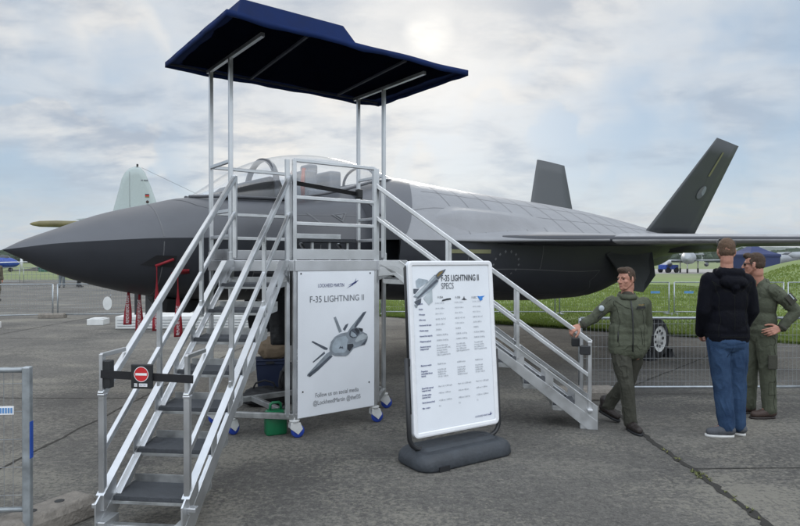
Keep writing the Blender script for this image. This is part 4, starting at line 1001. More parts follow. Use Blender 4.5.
rk = cloth_bundle('rucksack', 'black rucksack standing upright beside the navy tub', 'bag', (-1.30, 7.30, 0), R(-10), (.13, .12, .26), 'bag', 17)
b = MB(); b.tube([(-.07, -.11, .40), (-.08, -.15, .28), (-.07, -.12, .10)], .018, 6); b.tube([(.07, -.11, .40), (.08, -.15, .28), (.07, -.12, .10)], .018, 6); b.build('strap', M['tape'], rk)

# black coat hung inside the platform frame
ct = thing('hanging_coat', 'black coat hanging inside the platform frame above the khaki bundle', 'coat', (-1.30, 6.92, 0), R(30))
b = MB(); rings = []
for k in range(22):
    q = k / 21; w = .03 + .20 * sm(q / .35) - .05 * q; z = 1.62 - .86 * q + .0 * q
    rings.append([(w * math.cos(2 * math.pi * i / 26) * (1 + .10 * noise.noise((i * .8, q * 3, 2))) + .03 * q, (.05 + .05 * q) * math.sin(2 * math.pi * i / 26) * (1 + .5 * noise.noise((i * .9, q * 2, 7))), z + .05 * q * noise.noise((i * .5, 4, 0))) for i in range(26)])
b.loft(rings); b.build('coat_body', M['bag'], ct)
b = MB(); b.tube([(0, 0, 1.60), (0, 0, 1.66), (.02, 0, 1.675)], .006, 6); b.build('hanging_loop', M['tape'], ct)

# ================================================================ SPECIFICATION BOARD
brd = thing('specification_board', 'white printed specification board in a black tubular frame on a dark rubber base', 'sign board', (.48, 5.30, 0), R(33))
BW, BH, BZ, TILT = .92, 1.46, .235, R(4)
TM = Matrix.Translation((0, -.02, BZ)) @ Matrix.Rotation(-TILT, 4, 'X')
def rrect(w0, w1, h0, h1, r, n=6):
    out = []
    for cx, cy, a0 in ((w1 - r, h0 + r, -90), (w1 - r, h1 - r, 0), (w0 + r, h1 - r, 90), (w0 + r, h0 + r, 180)):
        out += [(cx + r * math.cos(R(a0 + 90 * k / n)), cy + r * math.sin(R(a0 + 90 * k / n))) for k in range(n + 1)]
    return out
def bl(x, h, d=0.0): return TM @ Vector((x, d, h))
o_ = rrect(-BW / 2, BW / 2, 0, BH, .045); b = MB(); b.prism([bl(x, h, .018) for x, h in o_], bl(0, 0, -.018) - bl(0, 0, .018)); back = b.build('board_panel', M['white'], brd)
i_ = rrect(-BW / 2 + .042, BW / 2 - .042, .042, BH - .042, .012)
b = MB(); b.loft([[bl(x, h, -.0185) for x, h in o_], [bl(x, h, -.026) for x, h in o_], [bl(x, h, -.030) for x, h in rrect(-BW / 2 + .012, BW / 2 - .012, .012, BH - .012, .035)], [bl(x, h, -.028) for x, h in rrect(-BW / 2 + .034, BW / 2 - .034, .034, BH - .034, .016)], [bl(x, h, -.020) for x, h in i_]], caps=(False, False), smooth=False); b.build('snap_frame', M['white_frame'], brd)
def U(pts, r, name, m, seg=10): q = MB(); q.tube(pts, r, seg); return q.build(name, M[m], brd)
xo = BW / 2 + .028
path = [bl(-xo, .66, .01), bl(-xo, .02, .01)] + [bl(-xo + .12 - .12 * math.cos(R(a)), .02 - .12 * math.sin(R(a)), .01) for a in range(15, 91, 15)] + [bl(xo - .12 + .12 * math.sin(R(a)), .02 - .12 * math.cos(R(a)), .01) for a in range(0, 91, 15)] + [bl(xo, .66, .01)]
U(path, .020, 'tube_frame', 'plastic_black')
path2 = [bl(-xo + .0, .66, .012), bl(-xo, BH - .1, .012)]
U([bl(-BW / 2 - .008, .2, .012), bl(-BW / 2 - .008, BH - .06, .012), bl(-BW / 2 + .04, BH - .012, .012)], .012, 'edge_gasket', 'plastic_black')
for sx in (-1, 1):
    q = MB(); q.box(bl(sx * (BW / 2 + .012), .62, .01), (.04, .03, .06)); q.build('frame_clamp', M['plastic_black'], brd)
def base():
    b = MB(); rings = []
    for z, s_ in ((0, .97), (.02, 1), (.075, .985), (.105, .95), (.125, .88), (.132, .78)):
        rings.append([(x * s_, y * (s_ if z < .1 else s_ * .96), z) for x, y in rrect(-.50, .50, -.235, .235, .13, 8)])
    b.loft(rings); o = b.build('rubber_base', M['rubber'], brd)
    b = MB(); b.loft([[(x, y, .132) for x, y in rrect(-.40, .40, -.10, .10, .06)], [(x, y, .155) for x, y in rrect(-.37, .37, -.07, .07, .05)]], caps=(False, True)); b.build('base_ridge', M['rubber'], o)
    b = MB(); b.box((-.30, -.226, .02), (.10, .04, .042)); b.build('handle_slot', M['dark'], o)
base()
# print: board picture (579 x 526 zoom of 400..510, 255..355) -> board plane
def bz(zx, zy, lay=1):
    u = 400 + zx / 5.264; v = 255 + zy / 5.26; t = (v - 262) / 172.0
    l = 403 + 8 * t; r_ = 494 + 5 * t; s_ = (u - l) / (r_ - l); tt = 1 - (v - 262) / (180 - 18 * s_)
    return bl(-BW / 2 + s_ * BW, tt * BH, -.0205 - .0008 * lay)
def bpoly(name, pts, m, lay=1): q = MB(); q.face([bz(x, y, lay) for x, y in pts]); return q.build(name, M[m], back, fix=False)
def kpoly(pts, m, lay=1): return bpoly('printed_jet', [((402 + x / 10.52 - 400) * 5.264, (262 + y / 10.52 - 255) * 5.26) for x, y in pts], m, lay)
kpoly([(98, 215), (130, 188), (225, 205), (235, 225), (130, 295), (110, 285)], 'jet4'); kpoly([(180, 400), (275, 300), (280, 440), (240, 475)], 'jet3'); kpoly([(75, 300), (138, 300), (95, 355), (78, 350)], 'jet2')
kpoly([(85, 440), (160, 400), (155, 455), (125, 480), (100, 465)], 'jet2'); kpoly([(85, 468), (122, 480), (115, 505), (95, 495)], 'jet1', 2)
kpoly([(75, 385), (180, 280), (300, 150), (318, 150), (345, 210), (340, 235), (280, 300), (170, 385), (100, 430), (110, 400)], 'jet1', 2); kpoly([(90, 375), (280, 180), (300, 160), (310, 166), (122, 385)], 'jet3', 3); kpoly([(112, 396), (285, 232), (322, 198), (342, 216), (280, 268), (126, 404)], 'jet2', 3)
kpoly([(170, 372), (280, 280), (330, 236), (335, 242), (285, 295), (178, 380)], 'jet4', 3)
kpoly([(315, 150), (350, 115), (425, 88), (415, 110), (370, 170), (340, 205), (318, 180)], 'jet2', 4); kpoly([(325, 157), (350, 124), (392, 107), (385, 125), (350, 160), (330, 175)], 'gold', 5)
def btext(body, zx, zy, size, m, sx=1.0, align='LEFT', off=0.0):
    p = bz(zx, zy, 2); return text('lettering', body, size, Matrix.Translation(p) @ Matrix.Rotation(R(90) - TILT, 4, 'X'), M[m], back, sx, align, off)
btext('F-35 LIGHTNING II', 197, 146, .076, 'ink', .68, off=.0008)
btext('SPECS', 198, 188, .076, 'ink_grey', .68)
for zx, s_ in ((178, 'F-35A'), (276, 'F-35B'), (370, 'F-35C')): btext(s_, zx, 238, .026, 'ink', .9)
def mini(pts, zx, zy, m): bpoly('printed_jet', [(zx + x, zy + y) for x, y in pts], m, 2)
mini([(0, 0), (-28, 6), (-24, -3), (2, -10), (22, -12), (24, -4)], 228, 248, 'ink'); mini([(-16, 4), (-4, -2), (0, -16), (4, -2), (18, 4), (2, 6)], 326, 240, 'ink'); mini([(-16, -12), (0, -10), (30, -14), (14, -2), (16, 8), (2, 14), (-6, 2)], 420, 236, 'ink_sky')
rows = [('Length', '51.4 ft / 15.7 m', '51.2 ft / 15.6 m', '51.5 ft / 15.7 m'), ('Height', '14.4 ft / 4.38 m', '14.3 ft / 4.36 m', '14.7 ft / 4.48 m'), ('Wingspan', '35 ft / 10.7 m', '35 ft / 10.7 m', '43 ft / 13.1 m'), ('Wing area', '460 ft2 / 42.7 m2', '460 ft2 / 42.7 m2', '668 ft2 / 62.1 m2'), ('Horizontal tail span', '22.5 ft / 6.86 m', '21.8 ft / 6.65 m', '26.3 ft / 8.02 m'), ('Weight empty', '29,300 lb', '32,300 lb', '34,800 lb'), ('Internal fuel capacity', '18,250 lb / 8,278 kg', '13,500 lb / 6,125 kg', '19,750 lb / 8,960 kg'), ('Weapons payload', '18,000 lb / 8,160 kg', '15,000 lb / 6,800 kg', '18,000 lb / 8,160 kg'), ('Standard internal\nweapons load', '25 mm GAU-22/A\ncannon, two AIM-120C\nair-to-air missiles,\ntwo 2,000-pound\nGBU-31 guided bombs', 'Two AIM-120C\nair-to-air missiles,\ntwo 1,000-pound\nGBU-32 guided bombs', 'Two AIM-120C\nair-to-air missiles,\ntwo 2,000-pound\nGBU-31 guided bombs'),
        ('Maximum weight', '70,000 lb class', '60,000 lb class', '70,000 lb class'), ('Propulsion\n(uninstalled thrust\nratings)', 'F135-PW-100\n40,000 lb Max.\n25,000 lb Mil.\n191 kN / 128 kN', 'F135-PW-600\n38,000 lb Max.\n26,000 lb Mil.\n40,000 lb Vertical', 'F135-PW-400\n40,000 lb Max.\n25,000 lb Mil.\n191 kN / 128 kN'), ('Speed (full internal\nweapons load)', 'Mach 1.6 (~1,200 mph)', 'Mach 1.6 (~1,200 mph)', 'Mach 1.6 (~1,200 mph)'), ('Combat radius\n(internal fuel)', '>590 nm / 1,093 km', '>450 nm / 833 km', '>600 nm / 1,100 km'), ('Range (internal fuel)', '>1,200 nm / 2,200 km', '>900 nm / 1,667 km', '>1,200 nm / 2,200 km'), ('Max g-rating', '9.0', '7.0', '7.5')]
HY = [.1535 + .0313 * k for k in range(9)] + [.512, .545, .643, .682, .725, .757]
for (rw, f) in zip(rows, HY):
    yy = BH * (1 - (.252 + (f - .1535) * .98))
    for i, s_ in enumerate(rw):
        x = (-.365, -.195, .015, .215)[i]
        text('lettering', s_, .0195, Matrix.Translation(bl(x, yy, -.0222)) @ Matrix.Rotation(R(90) - TILT, 4, 'X'), M['ink_blue' if i == 0 else 'ink_light'], back, .80, 'LEFT', .0004 if i == 0 else 0)
text('lettering', 'LOCKHEED MARTIN', .022, Matrix.Translation(bl(.19, .085, -.0222)) @ Matrix.Rotation(R(90) - TILT, 4, 'X'), M['ink_blue'], back, .8, 'LEFT')
q = MB(); q.face([bl(.36 + x, .09 + y, -.0222) for x, y in ((-.02, 0), (.0, .005), (.012, .03), (.012, .008), (.03, .012), (.008, -.004))]); q.build('company_emblem', M['ink_blue'], back, fix=False)

# ================================================================ FENCES
def mesh_fence(name, lab, cat, group, p, q, h=1.0, wires=True, pitch=.05, lift=.12, feet=False, plate=False, cross=3, wr=.0028, m='zinc', stub=None):
    """crowd-control fence panel from p to q (plan points); tube frame, wire mesh"""
    p, q = Vector(p), Vector(q); d = q - p; l = d.length; a = math.atan2(d.y, d.x)
    t = thing(name, lab, cat, (p.x, p.y, 0), a, group)
    f = MB(); r = .020
    for x in (r, l - r): f.tube([(x, 0, 0.02 if not feet else .02), (x, 0, h)], r, 8)
    f.tube([(r, 0, h), (l - r, 0, h)], r * .85, 8); f.tube([(r, 0, lift), (l - r, 0, lift)], r * .85, 8); f.build('tube_frame', M[m], t)
    b = MB(); n = int(l / pitch)
    for i in range(1, n):
        x = l * i / n; b.tube([(x, .0, lift), (x, .0, h)], wr, 3, cap=False)
    for k in range(cross):
        z = lift + (h - lift) * (k + .5) / cross; b.tube([(0, .006, z), (l, .006, z)], wr, 3, cap=False)
    b.build('wire_mesh', M['wire'], t)
    return t
# near left corner
G = 'crowd fence panels around the apron'
t = mesh_fence('crowd_fence', 'nearest fence panel, cut by the frame edge, with blue paint on its end post', 'fence', G, (-5.35, 3.42), (-2.22, 3.70), 1.04, pitch=.052, lift=.20, wr=.0022, cross=5)
L_ = 3.14
b = MB(); b.bar((L_ - .02, 0, .02), (L_ - .02, 0, 1.06), .046, .046); b.build('end_post', M['zinc'], t, bevel=.008)
b = MB(); b.box((L_ + .0045, -.004, .62), (.004, .034, .22)); b.build('paint_mark', M['blue_paint'], t)
b = MB(); b.box((L_ - .135, -.012, .80), (.085, .006, .05)); o = b.build('name_plate', M['white_ink'], t)
for k in range(5):
    b = MB(); b.box((L_ - .166 + .0155 * k, -.0165, .80), (.010, .002, .032)); b.build('plate_print', M['label_blue'], o)
ft = thing('concrete_weight', 'weathered concrete fence foot with round holes at the blue-marked post', 'fence foot', (-2.30, 3.80, 0), R(62), 'concrete fence feet')
b = MB(); b.loft([[(x * s_, y * s2, z) for x, y in ((-.40, -.12), (.40, -.12), (.40, .12), (-.40, .12))] for z, s_, s2 in ((0, 1, 1), (.09, 1, 1), (.14, .93, .78))], smooth=False); b.build('foot_block', M['concrete_foot'], ft, bevel=.014)
for x in (-.22, .02, .20):
    b = MB(); b.tube([(x, 0, .1395), (x, 0, .1425)], .03, 12); b.build('foot_hole', M['dark'], ft)
# behind the people
mesh_fence('crowd_fence', 'fence panel crossing behind the three men, in front of the jet wheel', 'fence', G, (2.24, 7.72), (5.72, 7.78), .97, pitch=.05, lift=.10, wr=.0026, cross=6)
t = mesh_fence('crowd_fence', 'fence panel continuing behind the man in the black jacket out of the right edge', 'fence', G, (5.78, 7.78), (9.2, 7.70), .97, pitch=.05, lift=.10, wr=.0026, cross=6)
ft2 = thing('concrete_weight', 'concrete fence foot behind the lower end of the far stairs', 'fence foot', (2.24, 7.55, 0), R(4), 'concrete fence feet')
b = MB(); b.loft([[(x * s_, y * s2, z) for x, y in ((-.41, -.13), (.41, -.13), (.41, .13), (-.41, .13))] for z, s_, s2 in ((0, 1, 1), (.09, 1, 1), (.14, .94, .8))], smooth=False); b.build('foot_block', M['concrete_foot'], ft2, bevel=.015)
# grass fence
y2 = 18.8
for i, (x0, x1) in enumerate(((-.6, 1.4), (1.5, 4.75), (4.85, 8.22), (8.34, 11.7), (11.8, 15.2))):
    t = mesh_fence('crowd_fence', ['short fence panel on the grass seen beside the specification board', 'fence panel on the grass under the jet belly', 'fence panel on the grass with a blue plate, left of the double post', 'fence panel on the grass with a blue plate, right of the double post', 'fence panel on the grass at the right edge of the view'][i], 'fence', 'fence panels on the grass', (x0, y2 - .02 * i), (x1, y2 - .02 * (i + 1)), 1.02, pitch=.08, lift=.12, wr=.0022)
    if i in (2, 3):
        l = x1 - x0
        for xx in ((l - .45,) if i == 2 else (.45,)):
            b = MB(); b.box((xx, -.03, .72), (.28, .01, .07)); b.build('name_plate', M['label_blue'], t)
    for xx in (0.05, x1 - x0 - .05):
        b = MB(); b.box((xx, 0, .05), (.10, .5, .06)); b.build('foot_plate', M['zinc'], t)
# left background fence, angled
Lp = [((-22.5, 16.4), (-10.3, 18.15)), ((-10.15, 18.15), (-6.75, 17.6)), ((-6.6, 17.6), (-3.3, 17.2))]
Lp = [((-13.7, 17.2), (-10.20, 18.1)), ((-10.1, 18.1), (-6.75, 18.3)), ((-6.6, 18.3), (-3.2, 18.4)), ((-17.2, 16.3), (-13.78, 17.18))]
for i, (p, q) in enumerate(Lp):
    mesh_fence('crowd_fence', ['mesh fence panel left of the double post under the jet nose', 'mesh fence panel right of the double post, with a white disc hung on it', 'mesh fence panel behind the front stairs', 'mesh fence panel running out of the left edge beyond the nose'][i], 'fence', 'mesh fence beyond the jet nose', p, q, .99, pitch=.045, lift=.10, wr=.0042, cross=7)
for k, (x, y) in enumerate(((-10.2, 18.05), (-6.68, 18.25))):
    t = thing('concrete_weight', ['concrete foot under the double fence post below the nose', 'concrete foot of the fence behind the red streamers'][k], 'fence foot', (x, y, 0), R(5), 'concrete fence feet')
    b = MB(); b.loft([[(a * s_, c * s2, z) for a, c in ((-.36, -.13), (.36, -.13), (.36, .13), (-.36, .13))] for z, s_, s2 in ((0, 1, 1), (.10, 1, 1), (.14, .94, .8))], smooth=False); b.build('foot_block', M['concrete_foot'], t, bevel=.015)
t = thing('white_disc', 'round white disc hung on the mesh fence below the jet nose', 'disc', (-8.65, 18.18, 0), R(3)); b = MB(); b.loft([[(.13 * math.cos(k * .2094), y, .42 + .20 * math.sin(k * .2094)) for k in range(30)] for y in (-.01, .0)]); b.build('disc_plate', M['white_block'], t); b = MB(); b.tube([(.06, .005, .58), (.10, .01, .68)], .012, 5); b.build('hook', M['zinc'], t)
# white plinth with black posts beyond the nose
t = thing('display_plinth', 'long low white plinth with two black posts beyond the jet nose', 'plinth', (-6.95, 15.0, 0), R(4))
b = MB(); b.box((2.2, .55, .17), (4.4, 1.1, .30)); b.box((2.2, .55, .01), (4.34, 1.04, .02)); o = b.build('plinth_body', M['white_block'], t, bevel=.02)
for k in range(3):
    b = MB(); b.box((2.2, -.004, .09 + .07 * k), (4.3, .012, .014)); b.build('groove', M['zinc'], o)
for x in (.35, .62):
    b = MB(); b.box((x, .55, .80), (.13, .13, .98)); b.build('plinth_post', M['dark'], t, bevel=.01)
b = MB(); b.box((.62, .55, 1.32), (.9, .5, .10)); b.build('plinth_head', M['dark'], t)
t = thing('ballast_block', 'small white ballast block beside the display plinth', 'ballast block', (-7.95, 16.2, 0), R(3)); b = MB(); b.box((0, 0, .08), (.42, .40, .16)); b.box((0, 0, .17), (.32, .3, .02)); b.build('block_body', M['white_block'], t, bevel=.02)
t = thing('ballast_block', 'white ballast block at the left edge below the nose', 'ballast block', (-10.5, 15.2, 0), R(0)); b = MB(); b.box((0, 0, .08), (1.0, .45, .16)); b.box((0, 0, .17), (.8, .3, .02)); b.build('block_body', M['white_block'], t, bevel=.02)

# ================================================================ PEOPLE
# local frames: x to the right of the view, y away from the camera, z up, origin on the ground under the figure
DG = None
def organic(name, prims, voxel, m, parent, smooth=6, folds=0.0, fscale=6.0, seed=0, stretch=(1, 1, .45), post=None):
    """one continuous surface grown round tapered limbs and ellipsoids"""
    b = bmesh.new()
    for p in prims:
        if p[0] == 'cap':
            _, a, c, r1, r2 = p; a, c = Vector(a), Vector(c); d = c - a; l = d.length
            q = d.to_track_quat('Z', 'Y').to_matrix() if l > 1e-6 else Matrix.Identity(3)
            rings = []; N = 14
            for k in range(5): an = math.pi / 2 * (1 - k / 4); rings.append((-math.sin(an) * r1, max(1e-4, math.cos(an) * r1)))
            for k in range(5): an = math.pi / 2 * k / 4; rings.append((l + math.sin(an) * r2, max(1e-4, math.cos(an) * r2)))
            V = [[b.verts.new(a + q @ Vector((r * math.cos(2 * math.pi * k / N), r * math.sin(2 * math.pi * k / N), z))) for k in range(N)] for z, r in rings]
            for i in range(len(V) - 1):
                for k in range(N): b.faces.new((V[i][k], V[i][(k + 1) % N], V[i + 1][(k + 1) % N], V[i + 1][k]))
            b.faces.new(V[0][::-1]); b.faces.new(V[-1])
        else:
            _, c, r, rot = p
            bmesh.ops.create_uvsphere(b, u_segments=20, v_segments=14, radius=1, matrix=Matrix.Translation(Vector(c)) @ (rot.to_4x4() if rot is not None else Matrix.Identity(4)) @ Matrix.Diagonal((*r, 1)))
    me = bpy.data.meshes.new(name); b.to_mesh(me); b.free()
    tmp = bpy.data.objects.new('tmp', me); COL.objects.link(tmp)
    rm = tmp.modifiers.new('r', 'REMESH'); rm.mode = 'VOXEL'; rm.voxel_size = voxel; rm.use_smooth_shade = True
    if smooth: s_ = tmp.modifiers.new('s', 'SMOOTH'); s_.factor = .5; s_.iterations = smooth
    dg = bpy.context.evaluated_depsgraph_get(); out = bpy.data.meshes.new_from_object(tmp.evaluated_get(dg)); out.name = name
    bpy.data.objects.remove(tmp); bpy.data.meshes.remove(me)
    if folds:
        st = Vector(stretch); sv = Vector((seed, seed * 1.7, 0))
        nn = [v.normal.copy() for v in out.vertices]
        for v, n_ in zip(out.vertices, nn):
            c = Vector((v.co.x * st.x, v.co.y * st.y, v.co.z * st.z + .35 * (v.co.x + v.co.y))) * fscale + sv
            h = max(-.6, 1 - abs(noise.noise(c)) * 5.0) * .45 + max(-.6, 1 - abs(noise.noise(c * 1.9 + Vector((7, 0, 0)))) * 4.5) * .42 + noise.noise(c * 4.5) * .18 - .2
            v.co += n_ * folds * max(h, -.25)
    if post: post(out)
    for f in out.polygons: f.use_smooth = True
    out.materials.clear(); out.materials.append(m)
    o = bpy.data.objects.new(name, out); COL.objects.link(o); o.parent = parent
    return o
def frame3(f, up=(0, 0, 1)):
    f = Vector(f).normalized(); l = Vector(up).cross(f).normalized(); u = f.cross(l); return f, l, u     # forward, left, up
def head_prims(c, f, s_=1.0, up=(0, 0, 1)):
    f, l, u = frame3(f, up); c = Vector(c); rot = Matrix((f, l, u)).transposed()
    P = lambda a, b_, d: c + (f * a + l * b_ + u * d) * s_
    E = lambda a, b_, d, r: ('ell', P(a, b_, d), tuple(x * s_ for x in r), rot)
    C = lambda p, q, r1, r2: ('cap', P(*p), P(*q), r1 * s_, r2 * s_)
    pr = [E(-.012, 0, .025, (.096, .076, .094)), E(.022, 0, -.035, (.072, .062, .082)), E(.05, 0, -.085, (.042, .040, .034)), E(.072, 0, -.100, (.022, .022, .018)),
          C((-.01, .060, -.045), (.052, .030, -.098), .016, .014), C((-.01, -.060, -.045), (.052, -.030, -.098), .016, .014),
          C((.094, 0, .010), (.112, 0, -.030), .0085, .0125), E(.102, .012, -.034, (.010, .009, .008)), E(.102, -.012, -.034, (.010, .009, .008)),
          C((.078, .036, .022), (.078, -.036, .022), .012, .012), C((.083, .017, -.066), (.083, -.017, -.066), .009, .009), C((.080, .014, -.078), (.080, -.014, -.078), .009, .009),
          E(.055, .042, -.025, (.026, .020, .020)), E(.055, -.042, -.025, (.026, .020, .020)),
          E(-.008, .078, -.012, (.018, .008, .031)), E(-.008, -.078, -.012, (.018, .008, .031)), E(-.002, .074, -.035, (.010, .008, .012)), E(-.002, -.074, -.035, (.010, .008, .012))]
    return pr, P, rot
def neck_prims(P, base): return [('cap', P(-.022, 0, -.07), base, .054, .060), ('cap', P(-.03, 0, -.03), P(-.03, 0, -.10), .056, .056)]
def hand_prims(w, d, n, thumb, s_=1.0, curl=(22, 30, 20), spread=.0):
    """w wrist, d finger direction, n palm normal (fingers curl towards it), thumb side direction"""
    w = Vector(w); d = Vector(d).normalized(); n = Vector(n); n = (n - d * n.dot(d)).normalized(); t = Vector(thumb); t = (t - d * t.dot(d) - n * t.dot(n)).normalized()
    pr = []
    for i, (off, ln) in enumerate(((.029, .076), (.010, .084), (-.010, .078), (-.028, .062))):
        k = w + d * (.088 - .004 * abs(i - 1)) * s_ + t * off * s_
        pr.append(('cap', w + d * .018 * s_ + t * off * .55 * s_, k, .0135 * s_, .0120 * s_))
        p = k; dd = (d + t * off * spread).normalized(); nn = n.copy()
        for j, fr in enumerate((.46, .30, .24)):
            a = R(curl[j] + 4 * i); dd, nn = (dd * math.cos(a) + nn * math.sin(a)).normalized(), (nn * math.cos(a) - dd * math.sin(a)).normalized()
            q = p + dd * ln * fr * s_; pr.append(('cap', p, q, (.0098 - .0010 * j) * s_, (.0090 - .0010 * j) * s_)); p = q
    p0 = w + d * .022 * s_ + t * .020 * s_; p1 = p0 + (d * .55 + t * .75 + n * .25).normalized() * .045 * s_; p2 = p1 + (d * .82 + t * .35 + n * .45).normalized() * .034 * s_; p3 = p2 + (d * .85 + t * .05 + n * .5).normalized() * .026 * s_
    pr += [('cap', p0, p1, .0150 * s_, .0115 * s_), ('cap', p1, p2, .0112 * s_, .0100 * s_), ('cap', p2, p3, .0100 * s_, .0085 * s_)]
    return pr
def limb(*pts):
    """[(point, radius), ...] -> chain of tapered capsules"""
    return [('cap', a[0], b_[0], a[1], b_[1]) for a, b_ in zip(pts, pts[1:])]
def hair(parent, P, rot, s_, m, seed, fringe=0.0):
    pr = [('ell', P(-.020, 0, .040), (.0915 * s_, .0775 * s_, .087 * s_), rot), ('ell', P(-.040, 0, .0), (.066 * s_, .0755 * s_, .070 * s_), rot), ('ell', P(.045, 0, .084), (.046 * s_, .056 * s_, .030 * s_), rot)]
    if fringe: pr.append(('ell', P(.060, .0, .098), (.042 * s_, .052 * s_, .030 * s_), rot))
    pr += [('cap', P(.012, sd * .073, .025), P(.010, sd * .0745, -.012), .012 * s_, .006 * s_) for sd in (-1, 1)]
    o = organic('hair', pr, .006, m, parent, smooth=3)
    for v in o.data.vertices: v.co += v.normal * (.0012 + .0040 * noise.noise(Vector((v.co.x * 95, v.co.y * 95, v.co.z * 30)) + Vector((seed, 0, 0))) + .003 * noise.noise(v.co * 26))
    return o
def face_bits(parent, P, rot, s_):
    for sd in (-1, 1):
        b = MB(); b.ell(P(.0775, sd * .031, .004), (.010 * s_, .012 * s_, .0075 * s_), rot, 10, 8); b.build('eye', M['eye'], parent)
        b = MB(); b.tube([P(.089, sd * .014, .023), P(.089, sd * .032, .028), P(.078, sd * .047, .022)], .0038 * s_, 6); b.build('eyebrow', M['brow'], parent)
    b = MB(); b.tube([P(.090, .020, -.073), P(.0935, .008, -.0715), P(.0935, -.008, -.0715), P(.090, -.020, -.073)], .0030 * s_, 6); b.build('lips', M['lipm'], parent)
def shoe(parent, heel, toe, m, solem, name='boot', w=.046, h=.085, sole=.022, ankle=None):
    """shoe from heel to toe (points on the sole)"""
    heel, toe = Vector(heel), Vector(toe); d = toe - heel; l = d.length; d.normalize(); up = Vector((0, 0, 1)); sd = up.cross(d).normalized(); up = d.cross(sd)
    pr = [('cap', heel + d * .035 + up * (sole + .044), heel + d * l * .55 + up * (sole + .034), .048, .044), ('cap', heel + d * l * .5 + up * (sole + .030), heel + d * (l - .045) + up * (sole + .024), .044, .036),
          ('cap', heel + d * (l - .075) + sd * .012 + up * (sole + .022), heel + d * (l - .04) + up * (sole + .020), .030, .026)]
    if ankle is not None: pr.append(('cap', heel + d * .055 + up * (sole + .04), Vector(ankle), .050, .056))
    o = organic(name, pr, .007, M[m], parent, smooth=4, folds=.0025, fscale=22)
    b = MB(); ol = []
    for k in range(24):
        a = 2 * math.pi * k / 24; x = math.cos(a); y = math.sin(a); ww = w * (1.0 if x > 0 else .86) * (1 - .14 * max(0, -x))
        ol.append(heel + d * (l / 2 + l / 2 * math.copysign(abs(x) ** .75, x)) + sd * ww * math.copysign(abs(y) ** .8, y))
    b.loft([[p + up * z for p in ol] for z in (0, sole * .5, sole)]); b.build('sole', M[solem], o)
    return o

from mathutils.bvhtree import BVHTree
def stitch(garment, lines, m, r=.0019, proud=.0006, name='seam'):
    """sewn seam following the surface of a garment near the given points"""
    me = garment.data; t = BVHTree.FromPolygons([v.co for v in me.vertices], [tuple(p.vertices) for p in me.polygons])
    for ln in lines:
        P_ = []
        for a, c in zip(ln, ln[1:]):
            a, c = Vector(a), Vector(c); n = max(2, int((c - a).length / .02))
            for k in range(n): P_.append(a.lerp(c, k / n))
        P_.append(Vector(ln[-1])); Q = []
        for q in P_:
            h, nn, _, _ = t.find_nearest(q)
            h = h + nn * proud
            if not Q or (h - Q[-1]).length > .004: Q.append(h)
        if len(Q) > 2:
            b = MB(); b.tube(Q, r, 5); b.build(name, m, garment)
def band(garment, c, ax, rx, ry, w, m, name):
    """elastic cuff or hem band round an axis"""
    ax = Vector(ax).normalized(); e1 = ax.cross(Vector((0, 1, 0))).normalized(); e2 = ax.cross(e1); c = Vector(c); b = MB()
    b.loft([[c + ax * z + (e1 * rx * math.cos(k * .2618) + e2 * ry * math.sin(k * .2618)) * s_ for k in range(24)] for z, s_ in ((-w / 2, .90), (-w / 2, 1.0), (w / 2, 1.03), (w / 2, .9))], caps=(False, False)); b.build(name, m, garment)
